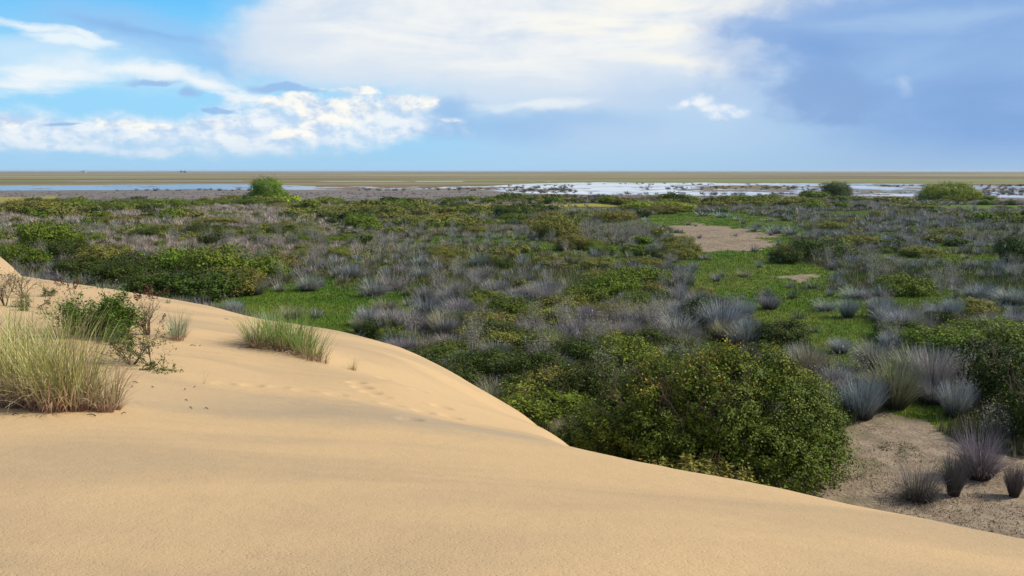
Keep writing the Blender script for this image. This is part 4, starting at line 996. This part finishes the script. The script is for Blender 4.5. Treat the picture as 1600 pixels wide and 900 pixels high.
marram([(551, 578, .05, 1.0)], .30, 46, .007, MG, 'small lone marram tuft on bare sand right of the wide clump', 7, lean=.5)
marram([(276, 532, .10, 1.0), (282, 526, .08, .9)], .62, 110, .008, MGB, 'blue-green upright grass tuft right of the seeding shrub', 8, lean=.3)
marram([(497, 508, .12, 1.0)], .40, 90, .012, (.14, .22, .08), 'small green tuft peeping over the dune crest behind the wide clump', 9, lean=.6)
marram([(262, 474, .06, 1.0)], .24, 30, .012, MGB, 'tiny pale tuft near the dune crest at left', 10)
marram([(317, 600, .02, 1.0)], .24, 7, .006, (.40, .33, .2), 'few dry straws alone on the sand left of centre', 12, lean=.6)
marram([(103, 868, .01, 1.0)], .05, 5, .004, (.35, .27, .16), 'tiny dry sprig in the near sand at lower left', 13, lean=.6)

def dune_shrub(px, py, seed, n, L, spreadx, up, leafn, leafs, c, name, label, seedheads=0, lean=(0, 0), rad=.011, depth=2):
    r = np.random.default_rng(seed); P = on_dune(px, py); o = link(name, None, loc=tuple(P))
    segs, tips = [], []
    for i in range(n):
        a = r.uniform(0, 6.28); d = np.array([math.cos(a) * spreadx + lean[0], math.sin(a) * spreadx + lean[1], up]); d /= np.linalg.norm(d)
        grow(r, np.array([math.cos(a) * .004, math.sin(a) * .004, -.04]), d, L * r.uniform(.6, 1.0), rad, depth, segs, tips, .42, 4, up * .12, (2, 4))
    def lift(A, k=.01):
        A = np.array(A); h = dune_z(A[:, 0] + P[0], A[:, 1] + P[1]) - P[2]; A[:, 2] = np.maximum(A[:, 2], h + k * (A[:, 2] > -.03)); return A
    V, F = tubes(segs, 5); link('branches', mesh_np('branches', V, F, M_bark), o)
    ends = np.array([s[1] for s in segs if s[2] < rad * .62]); 
    if leafn:
        C = np.repeat(ends, leafn, 0) + r.normal(0, leafs * .8, (len(ends) * leafn, 3)); C = lift(C, .015)
        V, F, v = leaves(r, C, np.tile([0., 0, .8], (len(C), 1)) + r.normal(0, .4, (len(C), 3)), leafs, .5)
        link('foliage', mesh_np('foliage', V, F, M_leaf, dict(v=v)), o, color=c)
    top = sorted(tips, key=lambda t: -t[0][2])[:seedheads]
    for (tp, td) in top:
        m = 60; k = r.uniform(0, .16, m); C = tp + td * k[:, None] + r.normal(0, .017, (m, 3)) * (1 - k[:, None] * 4)
        V, F, v = leaves(r, C, np.tile([0., 0, 1.], (m, 1)), .030, .6)
        link('seed_head', mesh_np('seed_head', V, F, M_seed), o)
    return tag(o, label, 'shrub', 'small shrubs rooted in the dune sand')
dune_shrub(150, 527, 41, 22, .46, .9, .75, 9, .042, (.07, .14, .014), 'dune_shrub', 'dense dark green leafy shrub behind the tall marram clumps', 0, depth=2)
dune_shrub(190, 522, 42, 11, .36, .8, .6, 9, .040, (.08, .16, .014), 'dune_shrub', 'bright green leafy shrub joining the dense one to the seeding stalks', 0)
dune_shrub(232, 524, 43, 7, .42, .55, 1.1, 1, .026, (.07, .10, .02), 'dune_shrub', 'tall open shrub with brown seed heads on bare stalks', 14)
dune_shrub(118, 520, 47, 6, .42, .45, 1.1, 3, .028, (.06, .09, .02), 'dune_shrub', 'loose shrub with brown-red tips at the left of the dense green one', 5)
dune_shrub(205, 570, 44, 6, .34, .55, .8, 4, .030, (.065, .10, .018), 'dune_shrub', 'small gnarled shrub with olive leaves right of the marram clumps', 0)
dune_shrub(238, 572, 45, 6, .36, .9, .45, 4, .030, (.08, .12, .02), 'dune_shrub', 'low sprawling shrub leaning right over the sand', 2, lean=(.6, -.1))
dune_shrub(8, 478, 46, 7, .62, .6, .9, 2, .030, (.09, .11, .03), 'dune_shrub', 'open olive shrub at the left edge near the dune crest', 0)
dune_shrub(38, 466, 48, 5, .45, .6, .8, 2, .030, (.09, .11, .03), 'dune_shrub', 'thin olive shrub second from the left edge near the crest', 0)
dune_shrub(52, 481, 49, 5, .26, .9, .4, 3, .030, (.09, .12, .03), 'dune_shrub', 'very low green shrublet in front of the crest at left', 0)
dune_shrub(72, 463, 50, 4, .24, .9, .4, 4, .030, (.06, .10, .02), 'dune_shrub', 'small dark shrublet on the sand left of the dense shrub', 0)
dune_shrub(30, 484, 51, 3, .24, .9, .4, 3, .030, (.10, .12, .03), 'dune_shrub', 'sparse shrublet low at the left, under the open olive shrub', 0)

def low_weed(px, py, R, H, c, seed, label):
    r = np.random.default_rng(seed); p = g_at(px, py); z = gz(p[0], p[1])
    V, F, v = crown(r, [(0, 0, H * .3, R, R * .7, H * .7), (R * .5, .1, H * .2, R * .6, R * .5, H * .5), (-R * .5, -.1, H * .2, R * .5, R * .5, H * .5)], 60, .04, .45, spr=.05, per=9)
    o = link('creeping_weed', mesh_np('creeping_weed', V, F, M_leaf, dict(v=v)), loc=(p[0], p[1], z), color=c); tag(o, label, 'weed')
low_weed(1398, 695, .36, .15, (.06, .09, .02), 61, 'flat green weed patch in the middle of the bare sandy ground')
low_weed(1338, 742, .17, .38, (.07, .10, .02), 62, 'small upright olive weed beside the right foot of the big bush')
low_weed(1420, 706, .26, .22, (.10, .10, .04), 63, 'thin low weed right of the flat green patch on bare ground')

# scraps of driftwood and dead stalks on the dune sand
def litter():
    r = np.random.default_rng(71); segs = []
    spots = [(206, 607, .12), (215, 600, .06), (290, 610, .16), (293, 628, .04), (303, 606, .05), (140, 450, .1), (120, 449, .06), (372, 546, .14), (356, 500, .1), (297, 541, .1), (312, 541, .08), (240, 607, .05), (300, 640, .12), (325, 640, .06), (60, 640, .1), (190, 648, .1), (150, 652, .08), (20, 650, .07), (85, 448, .1), (370, 510, .05)]
    for px, py, L in spots:
        P = on_dune(px, py); a = r.uniform(0, 6.28); d = np.array([math.cos(a), math.sin(a) * .4, 0])
        q = P + d * L; q[2] = float(dune_z(np.array([q[0]]), np.array([q[1]]))[0]) + .012; P = P + np.array([0, 0, .008])
        m = (P + q) / 2 + np.array([0, 0, .012]); segs.append((P, m, .006, .005)); segs.append((m, q, .005, .003))
    V, F = tubes(segs, 4); o = link('sand_litter', mesh_np('sand_litter', V, F, M_bark)); tag(o, 'scattered dark twig scraps lying on the dune sand', 'litter', kind='stuff')
litter()
# ------------------------------------------------------------------ haze
def haze():
    X, Y0, Y1, z0, z1 = 15400, -15400, 15400, -1.2, 9.5
    v = [(x, y, z) for z in (z0, z1) for (x, y) in ((-X, Y0), (X, Y0), (X, Y1), (-X, Y1))]
    f = [(0, 3, 2, 1), (4, 5, 6, 7), (0, 1, 5, 4), (1, 2, 6, 5), (2, 3, 7, 6), (3, 0, 4, 7)]
    me = bpy.data.meshes.new('haze'); me.from_pydata(v, [], f)
    m = bpy.data.materials.new('haze'); m.use_nodes = True; m.node_tree.nodes.remove(m.node_tree.nodes['Principled BSDF'])
    pv = m.node_tree.nodes.new('ShaderNodeVolumePrincipled'); pv.inputs['Color'].default_value = (.80, .90, 1, 1)
    pv.inputs['Density'].default_value = 8e-5; pv.inputs['Anisotropy'].default_value = 0.2
    m.node_tree.links.new(pv.outputs[0], m.node_tree.nodes['Material Output'].inputs['Volume'])
    me.materials.append(m); o = link('haze', me); tag(o, 'thin pale air over the far flats', 'haze', kind='stuff')
haze()
print('individuals', len(individual), 'mass', len(mass), 'labels', len(set(p['label'] for p in individual)))
